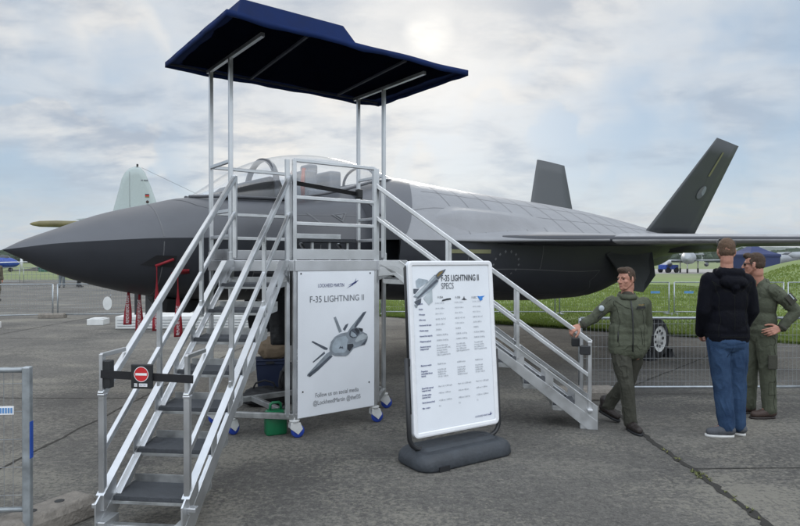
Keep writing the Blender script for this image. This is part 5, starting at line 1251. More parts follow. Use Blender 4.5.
# ---- man in olive walking past the foot of the far stairs
def walker():
    t = thing('person', 'man in an olive jacket and trousers walking with one hand on the stair handrail', 'person', (2.28, 6.15, 0), 0, 'people beside the jet')
    hc = (-.022, -.01, 1.512); hf = (-.86, -.50, -.05); hs = .93
    hp, P, rot = head_prims(hc, hf, hs)
    nb = Vector((-.005, .01, 1.335))
    shR, elR, wrR = Vector((-.178, .00, 1.285)), Vector((-.325, .045, 1.115)), Vector((-.455, .05, 1.045))
    shL, elL, wrL = Vector((.175, .02, 1.275)), Vector((.225, .07, 1.03)), Vector((.165, -.02, .845))
    hipR, knR, anR = Vector((-.088, .0, .82)), Vector((-.035, -.07, .455)), Vector((.018, -.02, .09))
    hipL, knL, anL = Vector((.088, .02, .82)), Vector((.055, .14, .455)), Vector((-.105, .36, .165))
    body = hp + neck_prims(P, nb) + [('cap', nb, (0, .01, 1.22), .055, .085), ('ell', (0, .01, 1.12), (.13, .085, .17), None), ('ell', (0, .01, .92), (.12, .08, .16), None)]
    body += limb((shR, .038), (elR, .036), (wrR, .027)) + limb((shL, .038), (elL, .036), (wrL, .027))
    body += limb((hipR, .07), (knR, .055), (anR, .040)) + limb((hipL, .08), (knL, .055), (anL, .040)) + limb((anR, .038), (anR + Vector((.02, -.10, -.05)), .025)) + limb((anL, .038), (anL + Vector((.08, -.08, -.10)), .025))
    hd = Vector((-.84, -.12, -.42))
    body += hand_prims(wrR + Vector((-.012, 0, -.004)), hd, (.15, .55, -.80), (-.3, -.80, .45), 1.06, (38, 52, 34))
    body += hand_prims(wrL + Vector((-.005, -.01, -.01)), (-.35, -.05, -1), (-.5, .3, 0), (-.2, -1, 0), 1.0, (15, 20, 15))
    organic('body', body, .0042, M['skin'], t, smooth=4)
    hair(t, P, rot, hs, M['hair_brown'], 1.0, .4); face_bits(t, P, rot, hs)
    jk = [('cap', (-.105, .01, 1.235), (.105, .015, 1.23), .090, .090), ('ell', (0, .0, 1.13), (.178, .120, .22), None), ('cap', (-.085, .0, 1.0), (.085, .0, 1.0), .108, .108), ('cap', (-.082, .0, .92), (.082, .0, .92), .112, .112), ('cap', (-.072, .0, .865), (.072, .0, .865), .122, .122), ('cap', (-.07, .0, .82), (.07, .0, .82), .120, .120), ('cap', (-.11, .01, 1.27), (0, .02, 1.33), .055, .065), ('cap', (.11, .015, 1.265), (0, .02, 1.33), .055, .065)]
    jk += limb((shR + Vector((.012, 0, -.012)), .072), (shR.lerp(elR, .5), .062), (elR, .056), (elR.lerp(wrR, .5), .051), (wrR + Vector((.025, 0, .005)), .043))
    jk += limb((shL + Vector((-.012, 0, -.012)), .072), (shL.lerp(elL, .5), .063), (elL, .057), (elL.lerp(wrL, .55), .052), (wrL, .046))
    j = organic('jacket', jk, .0065, M['olive_jacket'], t, smooth=4, folds=.0105, fscale=8, seed=2)
    # collar, zip, badges, pocket seams
    b = MB(); rings = []
    for k in range(25):
        a = R(-58 + 296 * k / 24 + 90 - 180); 
        a = R(-248 + 316 * k / 24)
        c_, s2 = math.cos(a), math.sin(a); rings.append([(nb.x + .068 * c_, nb.y + .006 + .066 * s2, 1.325 - .012 * (s2 < -.5)), (nb.x + .080 * c_, nb.y + .006 + .080 * s2, 1.372 + .012 * s2), (nb.x + .090 * c_, nb.y + .004 + .092 * s2, 1.352 + .012 * s2), (nb.x + .098 * c_, nb.y + .004 + .10 * s2, 1.310)])
    b.loft(rings, close=True, caps=(True, True)); b.build('collar', M['olive_jacket'], j)
    ts = organic('undershirt', [('cap', (nb.x, -.012, 1.30), (nb.x - .004, -.010, 1.352), .060, .056)], .008, M['tshirt'], t, smooth=2)
    b = MB(); b.tube([(-.008, -.098, 1.30), (-.004, -.126, 1.2), (-.002, -.138, 1.1), (.0, -.138, .95), (.002, -.128, .80)], .006, 6); b.build('zip', M['plastic_black'], j)
    b = MB(); b.box((.086, -.124, 1.235), (.085, .012, .020), Euler((0, 0, R(14))).to_matrix()); b.build('name_badge', M['plastic_black'], j)
    b = MB(); b.prism([(.050, -.136, 1.262), (.066, -.134, 1.268), (.086, -.132, 1.262), (.104, -.126, 1.268), (.120, -.120, 1.262), (.104, -.124, 1.255), (.086, -.131, 1.252), (.066, -.134, 1.255)], (0, .008, 0)); b.build('wing_badge', M['gold'], j)
    b = MB(); pa = shR.lerp(elR, .45); b.ell(pa + Vector((-.035, -.066, .012)), (.028, .012, .030), None, 14, 8); b.build('sleeve_patch', M['jet3'], j)
    b = MB(); b.tube([(-.125, -.086, 1.02), (-.135, -.10, .90)], .006, 6); b.build('pocket_zip', M['plastic_black'], j)
    b = MB(); pe = shR.lerp(elR, .72); b.tube([pe + Vector((.02, -.072, .02)), pe + Vector((-.03, -.07, -.045))], .005, 6); b.build('sleeve_zip', M['plastic_black'], j)
    tr = [('cap', (-.055, .01, .86), (.055, .012, .86), .098, .098), ('cap', (-.05, .01, .79), (.05, .012, .79), .104, .104)]
    tr += limb((hipR, .096), (hipR.lerp(knR, .5), .088), (knR, .074), (knR.lerp(anR, .5), .070), (anR + Vector((0, .0, .0)), .066))
    tr += limb((hipL, .096), (hipL.lerp(knL, .5), .088), (knL, .074), (knL.lerp(anL, .5), .068), (anL + Vector((.02, -.015, -.005)), .064))
    tw = organic('trousers', tr, .0065, M['olive_trouser'], t, smooth=4, folds=.0125, fscale=9, seed=5)
    S_ = M['seam_dark']
    stitch(tw, [[(-.17, -.05, .86), (-.20, -.04, .68), (-.11, -.10, .45), (-.06, -.06, .12)], [(-.16, -.12, .82), (-.10, -.14, .72)], [(.16, -.10, .82), (.12, -.12, .72)], [(-.14, -.16, .66), (-.06, -.18, .65), (-.05, -.18, .54), (-.13, -.16, .54), (-.14, -.16, .66)]], S_)
    stitch(j, [[(-.16, -.10, 1.30), (-.02, -.2, 1.22), (.0, -.2, 1.21)], [(.16, -.10, 1.29), (.03, -.2, 1.22)], [(-.17, -.12, 1.31), (-.155, -.16, 1.15), (-.15, -.16, .84)], [(.165, -.12, 1.30), (.155, -.16, 1.15), (.15, -.16, .84)], [(-.15, -.2, .835), (0, -.25, .83), (.15, -.2, .835)], [(.11, -.2, 1.04), (.125, -.2, .90)], [(-.19, -.08, 1.33), (-.24, -.02, 1.24), (-.22, .0, 1.16)]], S_)
    band(j, wrR + Vector((.022, 0, .006)), elR - wrR, .044, .044, .035, M['olive_trouser'], 'cuff')
    shoe(t, anR + Vector((-.012, .060, -.09)), anR + Vector((.028, -.215, -.09)), 'boot', 'dark', ankle=anR + Vector((0, 0, .05)))
    shoe(t, anL + Vector((-.055, .045, -.075)), anL + Vector((.115, -.11, -.155)), 'boot', 'dark', ankle=anL + Vector((.0, 0, .05)))
walker()

# ---- tall man in black jacket, seen from behind
def jacket_man():
    t = thing('person', 'tall man in a black jacket and blue jeans seen from behind, sunglasses on his head', 'person', (3.16, 5.94, 0), 0, 'people beside the jet')
    hc = (.008, .03, 1.79); hf = (.34, .93, -.02); hs = .98
    hp, P, rot = head_prims(hc, hf, hs)
    nb = Vector((.0, .01, 1.575))
    shL, elL, wrL = Vector((-.180, .0, 1.515)), Vector((-.222, -.005, 1.215)), Vector((-.190, .13, .985))
    shR, elR, wrR = Vector((.185, .0, 1.505)), Vector((.236, .005, 1.21)), Vector((.195, .14, .985))
    hipL, knL, anL = Vector((-.095, 0, .95)), Vector((-.045, .01, .52)), Vector((-.010, -.02, .10))
    hipR, knR, anR = Vector((.095, 0, .95)), Vector((.105, .02, .52)), Vector((.125, .03, .10))
    body = hp + neck_prims(P, nb) + [('cap', nb, (0, 0, 1.45), .06, .09), ('ell', (0, 0, 1.32), (.14, .095, .20), None), ('ell', (0, 0, 1.05), (.155, .115, .18), None)]
    body += limb((shL, .042), (elL, .038), (wrL, .029)) + limb((shR, .042), (elR, .043), (wrR, .029))
    body += limb((hipL, .085), (knL, .058), (anL, .042)) + limb((hipR, .085), (knR, .058), (anR, .042)) + limb((anL, .04), (anL + Vector((-.12, .03, -.055)), .026)) + limb((anR, .04), (anR + Vector((-.05, .12, -.055)), .026))
    body += hand_prims(wrL + Vector((.0, .01, -.01)), (.35, .75, -.55), (1, -.2, .3), (.1, .5, 1), 1.08, (20, 25, 18)) + hand_prims(wrR + Vector((0, .01, -.01)), (-.35, .75, -.55), (-1, -.2, .3), (-.1, .5, 1), 1.08, (20, 25, 18))
    organic('body', body, .0045, M['skin'], t, smooth=4)
    hair(t, P, rot, hs, M['hair_fair'], 4.0); face_bits(t, P, rot, hs)
    jk = [('cap', (-.115, .0, 1.455), (.12, .0, 1.445), .112, .112), ('ell', (0, .0, 1.33), (.200, .142, .25), None), ('ell', (0, .0, 1.12), (.190, .145, .23), None), ('cap', (-.075, .0, 1.03), (.075, .0, 1.03), .132, .132), ('cap', (-.075, .0, .975), (.08, .0, .975), .130, .130),
          ('cap', (-.12, .01, 1.52), (0, .02, 1.585), .062, .075), ('cap', (.125, .01, 1.515), (0, .02, 1.585), .062, .075)]
    jk += limb((shL + Vector((.01, 0, -.015)), .086), (shL.lerp(elL, .5), .076), (elL, .070), (elL.lerp(wrL, .5), .062), (wrL, .052))
    jk += limb((shR + Vector((-.01, 0, -.015)), .086), (shR.lerp(elR, .5), .076), (elR, .070), (elR.lerp(wrR, .5), .062), (wrR, .052))
    j = organic('jacket', jk, .007, M['black_jacket'], t, smooth=4, folds=.006, fscale=6.5, seed=8)
    hd = [('cap', (-.085, -.06, 1.575), (.085, -.06, 1.57), .052, .052), ('cap', (-.07, -.115, 1.49), (.07, -.115, 1.485), .058, .058), ('cap', (0, -.13, 1.44), (0, -.125, 1.40), .05, .03), ('cap', (-.105, .0, 1.585), (-.095, -.06, 1.56), .035, .045), ('cap', (.105, .0, 1.58), (.095, -.06, 1.555), .035, .045), ('cap', (-.10, .01, 1.585), (-.055, .07, 1.575), .032, .03), ('cap', (.10, .01, 1.58), (.055, .07, 1.575), .032, .03)]
    organic('hood', hd, .008, M['black_jacket'], j, smooth=5, folds=.007, fscale=13, seed=3)
    tr = [('cap', (-.07, .0, .98), (.07, .0, .98), .112, .112), ('cap', (-.06, -.01, .92), (.06, -.01, .92), .120, .120)]
    tr += limb((hipL, .106), (hipL.lerp(knL, .5), .098), (knL, .086), (knL.lerp(anL, .5), .080), (anL + Vector((0, 0, .0)), .074))
    tr += limb((hipR, .106), (hipR.lerp(knR, .5), .098), (knR, .086), (knR.lerp(anR, .5), .078), (anR + Vector((0, 0, .0)), .072))
    d = organic('jeans', tr, .0065, M['denim'], t, smooth=3, folds=.0105, fscale=9, seed=11)
    S_ = M['seam_dark']
    stitch(j, [[(-.20, -.10, 1.50), (-.1, -.2, 1.42), (.1, -.2, 1.42), (.20, -.10, 1.50)], [(0, -.25, 1.41), (0, -.25, 1.0)], [(-.19, -.12, 1.50), (-.17, -.16, 1.35), (-.17, -.16, .96)], [(.195, -.12, 1.49), (.18, -.16, 1.35), (.17, -.16, .96)], [(-.16, -.2, .965), (0, -.25, .96), (.16, -.2, .965)]], S_, .0019)
    D_ = M['denim_seam']
    stitch(d, [[(.0, -.2, .88), (.01, -.2, .76)], [(-.19, -.02, .88), (-.16, .0, .52), (-.09, -.02, .12)], [(.20, -.0, .88), (.19, .02, .52), (.20, .03, .12)], [(-.15, -.2, .905), (0, -.2, .885), (.15, -.2, .905)]], D_, .0018)
    shoe(t, anL + Vector((.06, -.025, -.10)), anL + Vector((-.205, .015, -.10)), 'shoe', 'sole_white', 'shoe', .048, ankle=None)
    shoe(t, anR + Vector((.055, -.04, -.10)), anR + Vector((-.135, .155, -.10)), 'shoe', 'sole_white', 'shoe', .048, ankle=None)
    g = MB()
    for sd in (-1, 1):
        g.tube([P(-.035, sd * .083, .050), P(.02, sd * .079, .088), P(.048, sd * .060, .108)], .0032, 6); g.ell(P(.052, sd * .033, .112), (.012, .028, .020), rot, 12, 8)
    g.tube([P(.056, -.012, .118), P(.056, .012, .118)], .004, 6)
    g.build('sunglasses', M['plastic_black'], t)
jacket_man()

# ---- man in olive flight suit, profile, hand on hip
def third_man():
    t = thing('person', 'man in an olive flight suit and sunglasses standing with one hand on his hip', 'person', (3.93, 6.68, 0), 0, 'people beside the jet')
    hc = (-.085, .0, 1.655); hf = (-.78, .62, -.06); hs = 1.0
    hp, P, rot = head_prims(hc, hf, hs)
    nb = Vector((-.035, .0, 1.455))
    shL, elL, wrL = Vector((.025, -.185, 1.385)), Vector((.225, -.235, 1.165)), Vector((.075, -.215, .985))
    shR, elR, wrR = Vector((-.025, .185, 1.39)), Vector((-.03, .22, 1.11)), Vector((-.10, .20, .90))
    hipL, knL, anL = Vector((.0, -.085, .90)), Vector((.02, -.085, .49)), Vector((.035, -.08, .10))
    hipR, knR, anR = Vector((.0, .085, .90)), Vector((-.06, .11, .49)), Vector((-.06, .14, .10))
    body = hp + neck_prims(P, nb) + [('cap', nb, (0, 0, 1.33), .055, .075), ('ell', (0, 0, 1.20), (.09, .125, .18), None), ('ell', (0, 0, .98), (.085, .12, .16), None)]
    body += limb((shL, .036), (elL, .036), (wrL, .028)) + limb((shR, .036), (elR, .041), (wrR, .028))
    body += limb((hipL, .082), (knL, .056), (anL, .041)) + limb((hipR, .082), (knR, .056), (anR, .041)) + limb((anL, .038), (anL + Vector((-.12, 0, -.055)), .026)) + limb((anR, .038), (anR + Vector((-.12, 0, -.055)), .026))
    body += hand_prims(wrL + Vector((-.008, -.002, -.006)), (-.93, -.05, -.28), (.1, .95, -.2), (.2, -.1, 1), 1.1, (14, 18, 14), 3) + hand_prims(wrR + Vector((0, 0, -.01)), (-.3, 0, -1), (0, -1, .0), (-1, 0, 0), 1.05)
    organic('body', body, .0042, M['skin'], t, smooth=4)
    hair(t, P, rot, hs, M['hair_brown'], 7.0, .5); face_bits(t, P, rot, hs)
    g = MB()
    for sd in (-1, 1):
        g.loft([[P(.089 - .018 * (abs(a) / .03) ** 2 * (a * sd > 0) + e, sd * .031 + a, .002 + b_) for a, b_ in ((-.026, .012), (0, .016), (.026, .012), (.024, -.012), (0, -.020), (-.022, -.012))] for e in (.004, .009)])
        g.tube([P(.078, sd * .060, .010), P(.03, sd * .078, .010), P(-.012, sd * .082, .006)], .0042, 6)
    g.build('sunglasses', M['plastic_black'], t)
    jk = [('cap', (.0, -.10, 1.345), (.0, .10, 1.345), .100, .100), ('ell', (.0, 0, 1.24), (.135, .19, .21), None), ('ell', (.0, 0, 1.06), (.132, .175, .19), None), ('cap', (.0, -.06, .95), (.0, .06, .95), .122, .122), ('cap', (.005, -.05, .88), (.005, .05, .88), .122, .122), ('cap', (.01, -.10, 1.385), (-.02, 0, 1.455), .055, .068), ('cap', (.01, .10, 1.385), (-.02, 0, 1.455), .055, .068)]
    jk += limb((shL + Vector((0, .012, -.012)), .076), (shL.lerp(elL, .5), .067), (elL, .061), (elL.lerp(wrL, .5), .054), (wrL + Vector((.015, 0, .005)), .046))
    jk += limb((shR + Vector((0, -.01, -.01)), .084), (shR.lerp(elR, .5), .075), (elR, .066), (wrR, .050))
    jk += limb((hipL, .104), (hipL.lerp(knL, .5), .096), (knL, .082), (knL.lerp(anL, .5), .076), (anL + Vector((0, 0, -.005)), .070))
    jk += limb((hipR, .104), (hipR.lerp(knR, .5), .096), (knR, .082), (knR.lerp(anR, .5), .076), (anR + Vector((0, 0, -.005)), .070))
    j = organic('flight_suit', jk, .0066, M['olive_jacket'], t, smooth=4, folds=.0125, fscale=8, seed=14)
    b = MB(); rings = []
    for k in range(25):
        a = R(-110 + 290 * k / 24 - 145 + 180); c_, s2 = math.cos(a), math.sin(a); rings.append([(nb.x + .012 + .068 * c_, nb.y + .066 * s2, 1.445), (nb.x + .012 + .082 * c_, nb.y + .080 * s2, 1.495 - .01 * (c_ < 0)), (nb.x + .012 + .096 * c_, nb.y + .094 * s2, 1.470 - .012 * (c_ < 0)), (nb.x + .012 + .10 * c_, nb.y + .10 * s2, 1.432)])
    b.loft(rings, close=True, caps=(True, True)); b.build('collar', M['olive_jacket'], j)
    pa = shL.lerp(elL, .5); b = MB(); b.box(pa + Vector((.01, -.078, .02)), (.085, .014, .11), Euler((0, R(-42), 0)).to_matrix()); b.build('sleeve_pocket', M['olive_trouser'], j, bevel=.006)
    b = MB(); b.box(pa + Vector((.012, -.088, .045)), (.012, .006, .07), Euler((0, R(-42), 0)).to_matrix()); b.build('pen_slot', M['jet3'], j)
    b = MB(); b.box((.01, -.185, .62), (.10, .016, .15)); b.build('leg_pocket', M['olive_trouser'], j, bevel=.008)
    S_ = M['seam_dark']
    stitch(j, [[(.04, -.2, 1.46), (.05, -.2, 1.30), (.06, -.2, 1.10)], [(.0, -.25, .97), (.08, -.2, .965), (.13, 0, .965)], [(.03, -.25, .90), (.05, -.2, .49), (.05, -.2, .12)], [(-.05, -.25, .80), (.06, -.25, .80)], [(-.03, -.2, .40), (.08, -.2, .40), (.08, -.2, .26), (-.03, -.2, .26), (-.03, -.2, .40)], [(-.08, -.2, 1.40), (.02, -.2, 1.34), (.10, -.1, 1.36)]], S_)
    band(j, wrL + Vector((.016, 0, .006)), elL - wrL, .047, .047, .035, M['olive_trouser'], 'cuff')
    shoe(t, anL + Vector((.068, 0, -.10)), anL + Vector((-.215, -.012, -.10)), 'boot_brown', 'boot', ankle=anL + Vector((0, 0, .04)))
    shoe(t, anR + Vector((.068, 0, -.10)), anR + Vector((-.215, .0, -.10)), 'boot_brown', 'boot', ankle=anR + Vector((0, 0, .04)))
third_man()

# ---- small distant people
def far_person(x, y, lab, top, leg, seed, facing=0.0, h=1.76):
    t = thing('person', lab, 'person', (x, y, 0), facing, 'people beyond the jet')
    s_ = h / 1.76; V = lambda a, b_, c: Vector((a, b_, c)) * s_
    st = .12
    hp, P, rot = head_prims(V(0, -.02, 1.64), (0, -1, 0), s_)
    body = hp + neck_prims(P, V(0, 0, 1.45)) + [('ell', V(0, 0, 1.2), (.15, .1, .24), None)]
    for sd in (-1, 1): body += limb((V(sd * .18, 0, 1.40), .055), (V(sd * .24, .02, 1.12), .045), (V(sd * .22, -.06, .88), .035), (V(sd * .21, -.08, .78), .03)) + limb((V(sd * .09, 0, .9), .08), (V(sd * .10, -.03 * sd, .5), .055), (V(sd * .11, .05 * sd, .08), .04), (V(sd * .11, .05 * sd - .12, .04), .035))
    organic('body', body, .016, M['skin'], t, smooth=2)
    jk = [('ell', V(0, 0, 1.22), (.20, .14, .27), None), ('cap', V(-.12, 0, 1.36), V(.12, 0, 1.36), .09, .09), ('cap', V(-.06, 0, .93), V(.06, 0, .93), .13, .13)]
    for sd in (-1, 1): jk += limb((V(sd * .18, 0, 1.39), .085), (V(sd * .24, .02, 1.12), .07), (V(sd * .22, -.06, .9), .055))
    organic('jacket', jk, .016, M[top], t, smooth=3, folds=.012, fscale=8, seed=seed)
    tr = [('cap', V(-.06, 0, .9), V(.06, 0, .9), .115, .115)]
    for sd in (-1, 1): tr += limb((V(sd * .09, 0, .88), .10), (V(sd * .10, -.03 * sd, .5), .08), (V(sd * .11, .05 * sd, .1), .068))
    organic('trousers', tr, .016, M[leg], t, smooth=3, folds=.012, fscale=8, seed=seed + 3)
    for sd in (-1, 1):
        b = MB(); b.ell(V(sd * .11, .05 * sd - .06, .05), (.05, .14, .055)); b.build('shoe', M['boot'], t)
    organic('hair', [('ell', P(-.02, 0, .04), (.096 * s_, .082 * s_, .09 * s_), rot)], .016, M['hair_brown'], t, smooth=1)
far_person(-20.9, 38.0, 'distant person in grey trousers seen below the jet nose beside the dark trousers', 'grey_cloth', 'grey_cloth', 2, .3)
far_person(-20.1, 38.5, 'distant person in black trousers seen below the jet nose', 'dark', 'dark', 6, 2.4)
far_person(-16.75, 25.5, 'person in camouflage clothing cut by the left frame edge', 'camo', 'camo', 9, 1.2)

# ================================================================ BACKGROUND THINGS
def tent(name, lab, x, y, w, d, h, m, rz, eave=.66):
    t = thing(name, lab, 'tent', (x, y, 0), rz)
    b = MB(); e = h * eave; ring = lambda s_, z: [(sx * w / 2 * s_, sy * d / 2 * s_, z) for sx, sy in ((-1, -1), (1, -1), (1, 1), (-1, 1))]
    b.loft([ring(1.03, e - .25), ring(1.03, e), ring(.55, e + (h - e) * .34), ring(.16, e + (h - e) * .80), ring(.02, h)], caps=(False, True), smooth=False); b.build('tent_roof', m, t)
    b = MB(); b.loft([ring(.99, 0.02), ring(.99, e - .02)], caps=(False, False), smooth=False); b.build('side_wall', m, t)
    for sx in (-1, 1):
        for sy in (-1, 1):
            p = MB(); p.bar((sx * w / 2, sy * d / 2, 0), (sx * w / 2, sy * d / 2, e), .06, .06); p.build('pole', M['zinc'], t)
    return t
tent('pavilion_tent', 'navy pavilion tent standing on the grass behind the two men', 39.0, 68, 3.7, 3.7, 3.50, M['navy_tent'], R(8), .66)
tent('pavilion_tent', 'small dark green tent in the distance to the right of the navy tent', 62.5, 101, 5, 5, 2.9, M['green_tent'], R(0), .6)
def plane(name, lab, loc, rz, L_, r, span, m, pz=None, tail_h=3.0, high=False, props=0, pods=True, dark_nose=False):
    """parked aircraft: x forward"""
    t = thing(name, lab, 'aircraft', loc, rz); z0 = pz or r * 1.7
    b = MB(); rings = []
    for f, s_, dz in ((0, .03, .25), (.08, .30, .20), (.25, .66, .08), (.45, 1, 0), (.75, 1, 0), (.88, .80, -.04), (.95, .5, -.08), (1, .06, -.1)):
        rings.append([(L_ * (f - .6), r * s_ * math.cos(k * .3927), z0 + r * dz * 2 + r * s_ * math.sin(k * .3927)) for k in range(16)])
    b.loft(rings); b.build('fuselage', m, t)
    zw = z0 + (r * .7 if high else -r * .5)
    b = MB()
    for sd in (-1, 1): b.loft([[(x, sd * y, zw + th * dz + abs(y) * .03) for x, dz in ((x0 + c, 0), (x0 + c * .6, 1), (x0, .2), (x0 + c * .5, -.6))] for y, x0, c, th in ((r * .5, -L_ * .08, L_ * .17, .16), (span / 2, -L_ * .04, L_ * .08, .06))])
    b.build('wing', m, t)
    b = MB(); b.loft([[(x, th * dz, z) for x, dz in ((x0 + c, 0), (x0 + c * .5, 1), (x0, 0), (x0 + c * .5, -1))] for z, x0, c, th in ((z0 + r * .5, -L_ * .6, L_ * .15, .14), (z0 + tail_h, -L_ * .61, L_ * .08, .06))]); b.build('tail_fin', m, t)
    for sd in (-1, 1):
        b = MB(); b.loft([[(x, sd * y, z0 + r * .6 + dz * .08) for x, dz in ((x0 + c, 0), (x0 + c * .5, 1), (x0, 0), (x0 + c * .5, -1))] for y, x0, c in ((.1, -L_ * .58, L_ * .1), (span * .18, -L_ * .58, L_ * .06))]); b.build('tailplane', m, t)
    b = MB(); b.loft([[(L_ * (.40 - f), r * .6 * s_ * math.cos(k * .449), z0 + r * .75 + r * .55 * s_ * math.sin(k * .449)) for k in range(8)] for f, s_ in ((.15, .05), (.19, .8), (.28, 1), (.40, .1))], close=False); b.build('cockpit_glass', M['plane_dark'], t)
    for (x, y) in ((L_ * .25, 0), (-L_ * .05, span * .12), (-L_ * .05, -span * .12)):
        w = MB(); w.tube([(x, y - .1, .3), (x, y + .1, .3)], .3, 14); o = w.build('wheel', M['tyre'], t); w = MB(); w.tube([(x, y, .3), (x, y, z0 - r * .5)], .07, 6); w.build('gear_leg', M['strut'], t)
    if pods:
        for sd in (-1, 1):
            p = MB(); p.loft([[(L_ * .12 + a * 1.4, sd * span * .24 + .28 * s_ * math.cos(k * .524), zw - .45 + .28 * s_ * math.sin(k * .524)) for k in range(12)] for a, s_ in ((-1, .1), (-.5, .8), (.2, 1), (.8, .6), (1.1, .05))]); p.build('wing_pod', M['plane_dark'], t)
    for s_ in range(props):
        for sd in (-1, 1):
            p = MB(); p.loft([[(L_ * .10 + a * 2.0, sd * span * .17 + .55 * q * math.cos(k * .449), zw + .55 * q * math.sin(k * .449)) for k in range(14)] for a, q in ((-1, .3), (0, 1), (.8, .9), (1.1, .2))]); p.build('engine', m, t)
    return t
def patrol():
    t = thing('patrol_aircraft', 'pale grey patrol aircraft far beyond the jet nose showing its tall rounded tail fin', 'aircraft', (-26.2, 60, 0), R(0))
    m = M['tail_pale']; b = MB(); b.loft([[(x, r * math.cos(k * .314), z + r * math.sin(k * .314)) for k in range(20)] for x, r, z in ((-5.0, .3, 5.2), (-2, .8, 4.7), (3, 1.5, 4.0), (8, 1.75, 3.6), (20, 1.75, 3.5), (23, 1.3, 3.3), (24.5, .3, 3.1))]); b.build('fuselage', m, t)
    # rounded fin outline (x, z), trailing edge left
    out = [(-2.3, 4.6), (-1.85, 6.3), (-1.2, 8.6), (-.95, 9.6), (-.65, 10.2), (-.2, 10.62), (.35, 10.82), (.9, 10.72), (1.35, 10.2), (1.9, 8.9), (2.6, 6.9), (3.3, 5.2), (3.6, 4.6)]
    b = MB(); c = Vector((.6, 0, 6.8)); b.loft([[Vector((c.x + (x - c.x) * s_, y, c.z + (z - c.z) * s_)) for x, z in out] for y, s_ in ((-.17, .80), (-.12, .95), (0, 1.0), (.12, .95), (.17, .80))]); b.build('tail_fin', m, t)
    b = MB(); b.tube([(-.10, -.19, 10.3), (-.05, -.19, 4.8)], .012, 4); b.build('rudder_hinge', M['stencil'], t)
    for k, m2 in enumerate(('dark', 'red_paint', 'gold')):
        b = MB(); b.box((1.62, -.19, 8.06 - .11 * k), (.38, .03, .11)); b.build('flag_mark', M[m2], t)
    b = MB(); b.ell((1.65, -.19, 7.35), (.15, .03, .15)); b.build('unit_mark', M['boot_brown'], t)
    for dx in (-.18, .10, .32):
        b = MB(); b.box((1.3 + dx, -.18, 9.45), (.18, .03, .10)); b.build('tail_mark', M['ink_grey'], t)
    b = MB(); b.tube([(.6, 0, 10.8), (.6, 0, 11.05)], .10, 8); b.build('beacon', M['dark'], t)
    b = MB(); b.tube([(1.0, 0, 10.7), (9, 0, 6.9), (14, 0, 5.3)], .012, 4); b.build('aerial_wire', M['dark'], t)
    b = MB(); b.loft([[(x, r * math.cos(k * .449), 5.22 + r * math.sin(k * .449)) for k in range(14)] for x, r in ((-9.9, .04), (-9.6, .17), (-8.9, .30), (-7.2, .34), (-6.0, .30), (-4.6, .30))]); b.build('tail_boom', M['olive'], t)
    for sd in (-1, 1):
        b = MB(); b.loft([[(x0 + c * q, sd * y, 5.2 + y * .02 + dz * .1) for q, dz in ((0, 0), (.5, 1), (1, 0), (.5, -1))] for y, x0, c in ((.2, -3.2, 3.2), (5.5, -2.6, 1.8))]); b.build('tailplane', m, t)
        b = MB(); b.loft([[(x0 + c * q, sd * y, 3.7 + y * .08 + dz * .25) for q, dz in ((0, 0), (.5, 1), (1, 0), (.5, -1))] for y, x0, c in ((1.2, 8, 5), (17, 10, 2))]); b.build('wing', m, t)
        b = MB(); b.loft([[(x, sd * 4.8 + r * math.cos(k * .449), 4.1 + r * math.sin(k * .449)) for k in range(14)] for x, r in ((7, .2), (10, .8), (14, .8), (15.2, .2))]); b.build('engine', m, t)
    for x, y in ((21, 0), (10.5, 4.8), (10.5, -4.8)):
        b = MB(); b.tube([(x, y - .3, .6), (x, y + .3, .6)], .6, 16); b.build('wheel', M['tyre'], t); b = MB(); b.tube([(x, y, .6), (x, y, 3.2)], .12, 8); b.build('gear_leg', M['strut'], t)
patrol()
t = plane('parked_jet', 'grey parked jet with a blunt pale nose beyond the taxiway, left of the men', (38.5, 82, 0), R(-118), 13, .85, 9, M['plane_grey'], 2.0, 3.0)
plane('parked_aircraft', 'dark grey twin aircraft behind the navy tent near the right edge', (63.5, 96, 0), R(172), 15, .8, 14, M['plane_grey'], 1.9, 1.2, True, 1, False)
plane('light_aircraft', 'small blue and white light aircraft at the far left edge of the field', (-58, 88, 0), R(15), 8, .85, 11, M['blue_veh'], 1.35, 2.0, False, 0, False)
b = MB(); b.loft([[(-39.5 + x * .6, 55 + y, z) for x, z in ((0, 1.40), (.3, 1.46), (1.2, 1.44), (1.5, 1.38), (.5, 1.34))] for x_, y in ((0, 0),)] + [[(-33 + x * .25, 55.5, z + .15) for x, z in ((0, 1.40), (.3, 1.43), (1.2, 1.42), (1.5, 1.39), (.5, 1.37))]]); gl = thing('glider', 'white wing tip of a glider reaching in from the left edge', 'glider', (0, 0, 0)); b.build('glider_wing', M['white_paint'], gl)
b = MB(); b.loft([[(-46 + x, 55 + r * math.cos(k * .524), 1.1 + r * math.sin(k * .524)) for k in range(12)] for x, r in ((-3.5, .05), (-2.5, .3), (-.5, .42), (2, .3), (5.8, .1))]); b.build('glider_fuselage', M['white_paint'], gl); b = MB(); b.loft([[(-46.5, 55 - y_, 1.36 + .0 * y_), (-45.4, 55 - y_, 1.36), (-45.9, 55 - y_, 1.44)] for y_ in (-8, 0)] ); b.build('glider_wing', M['white_paint'], gl)
b = MB(); b.loft([[(-46.3, 55.1, 1.36), (-45.3, 55.1, 1.38), (-45.8, 55.1, 1.46)], [(-39.6, 55.05, 1.38), (-38.6, 55.05, 1.40), (-39.1, 55.05, 1.46)]]); b.build('glider_wing', M['white_paint'], gl)
b = MB(); b.tube([(-46, 54.9, .25), (-46, 55.1, .25)], .25, 12); b.build('wheel', M['tyre'], gl)
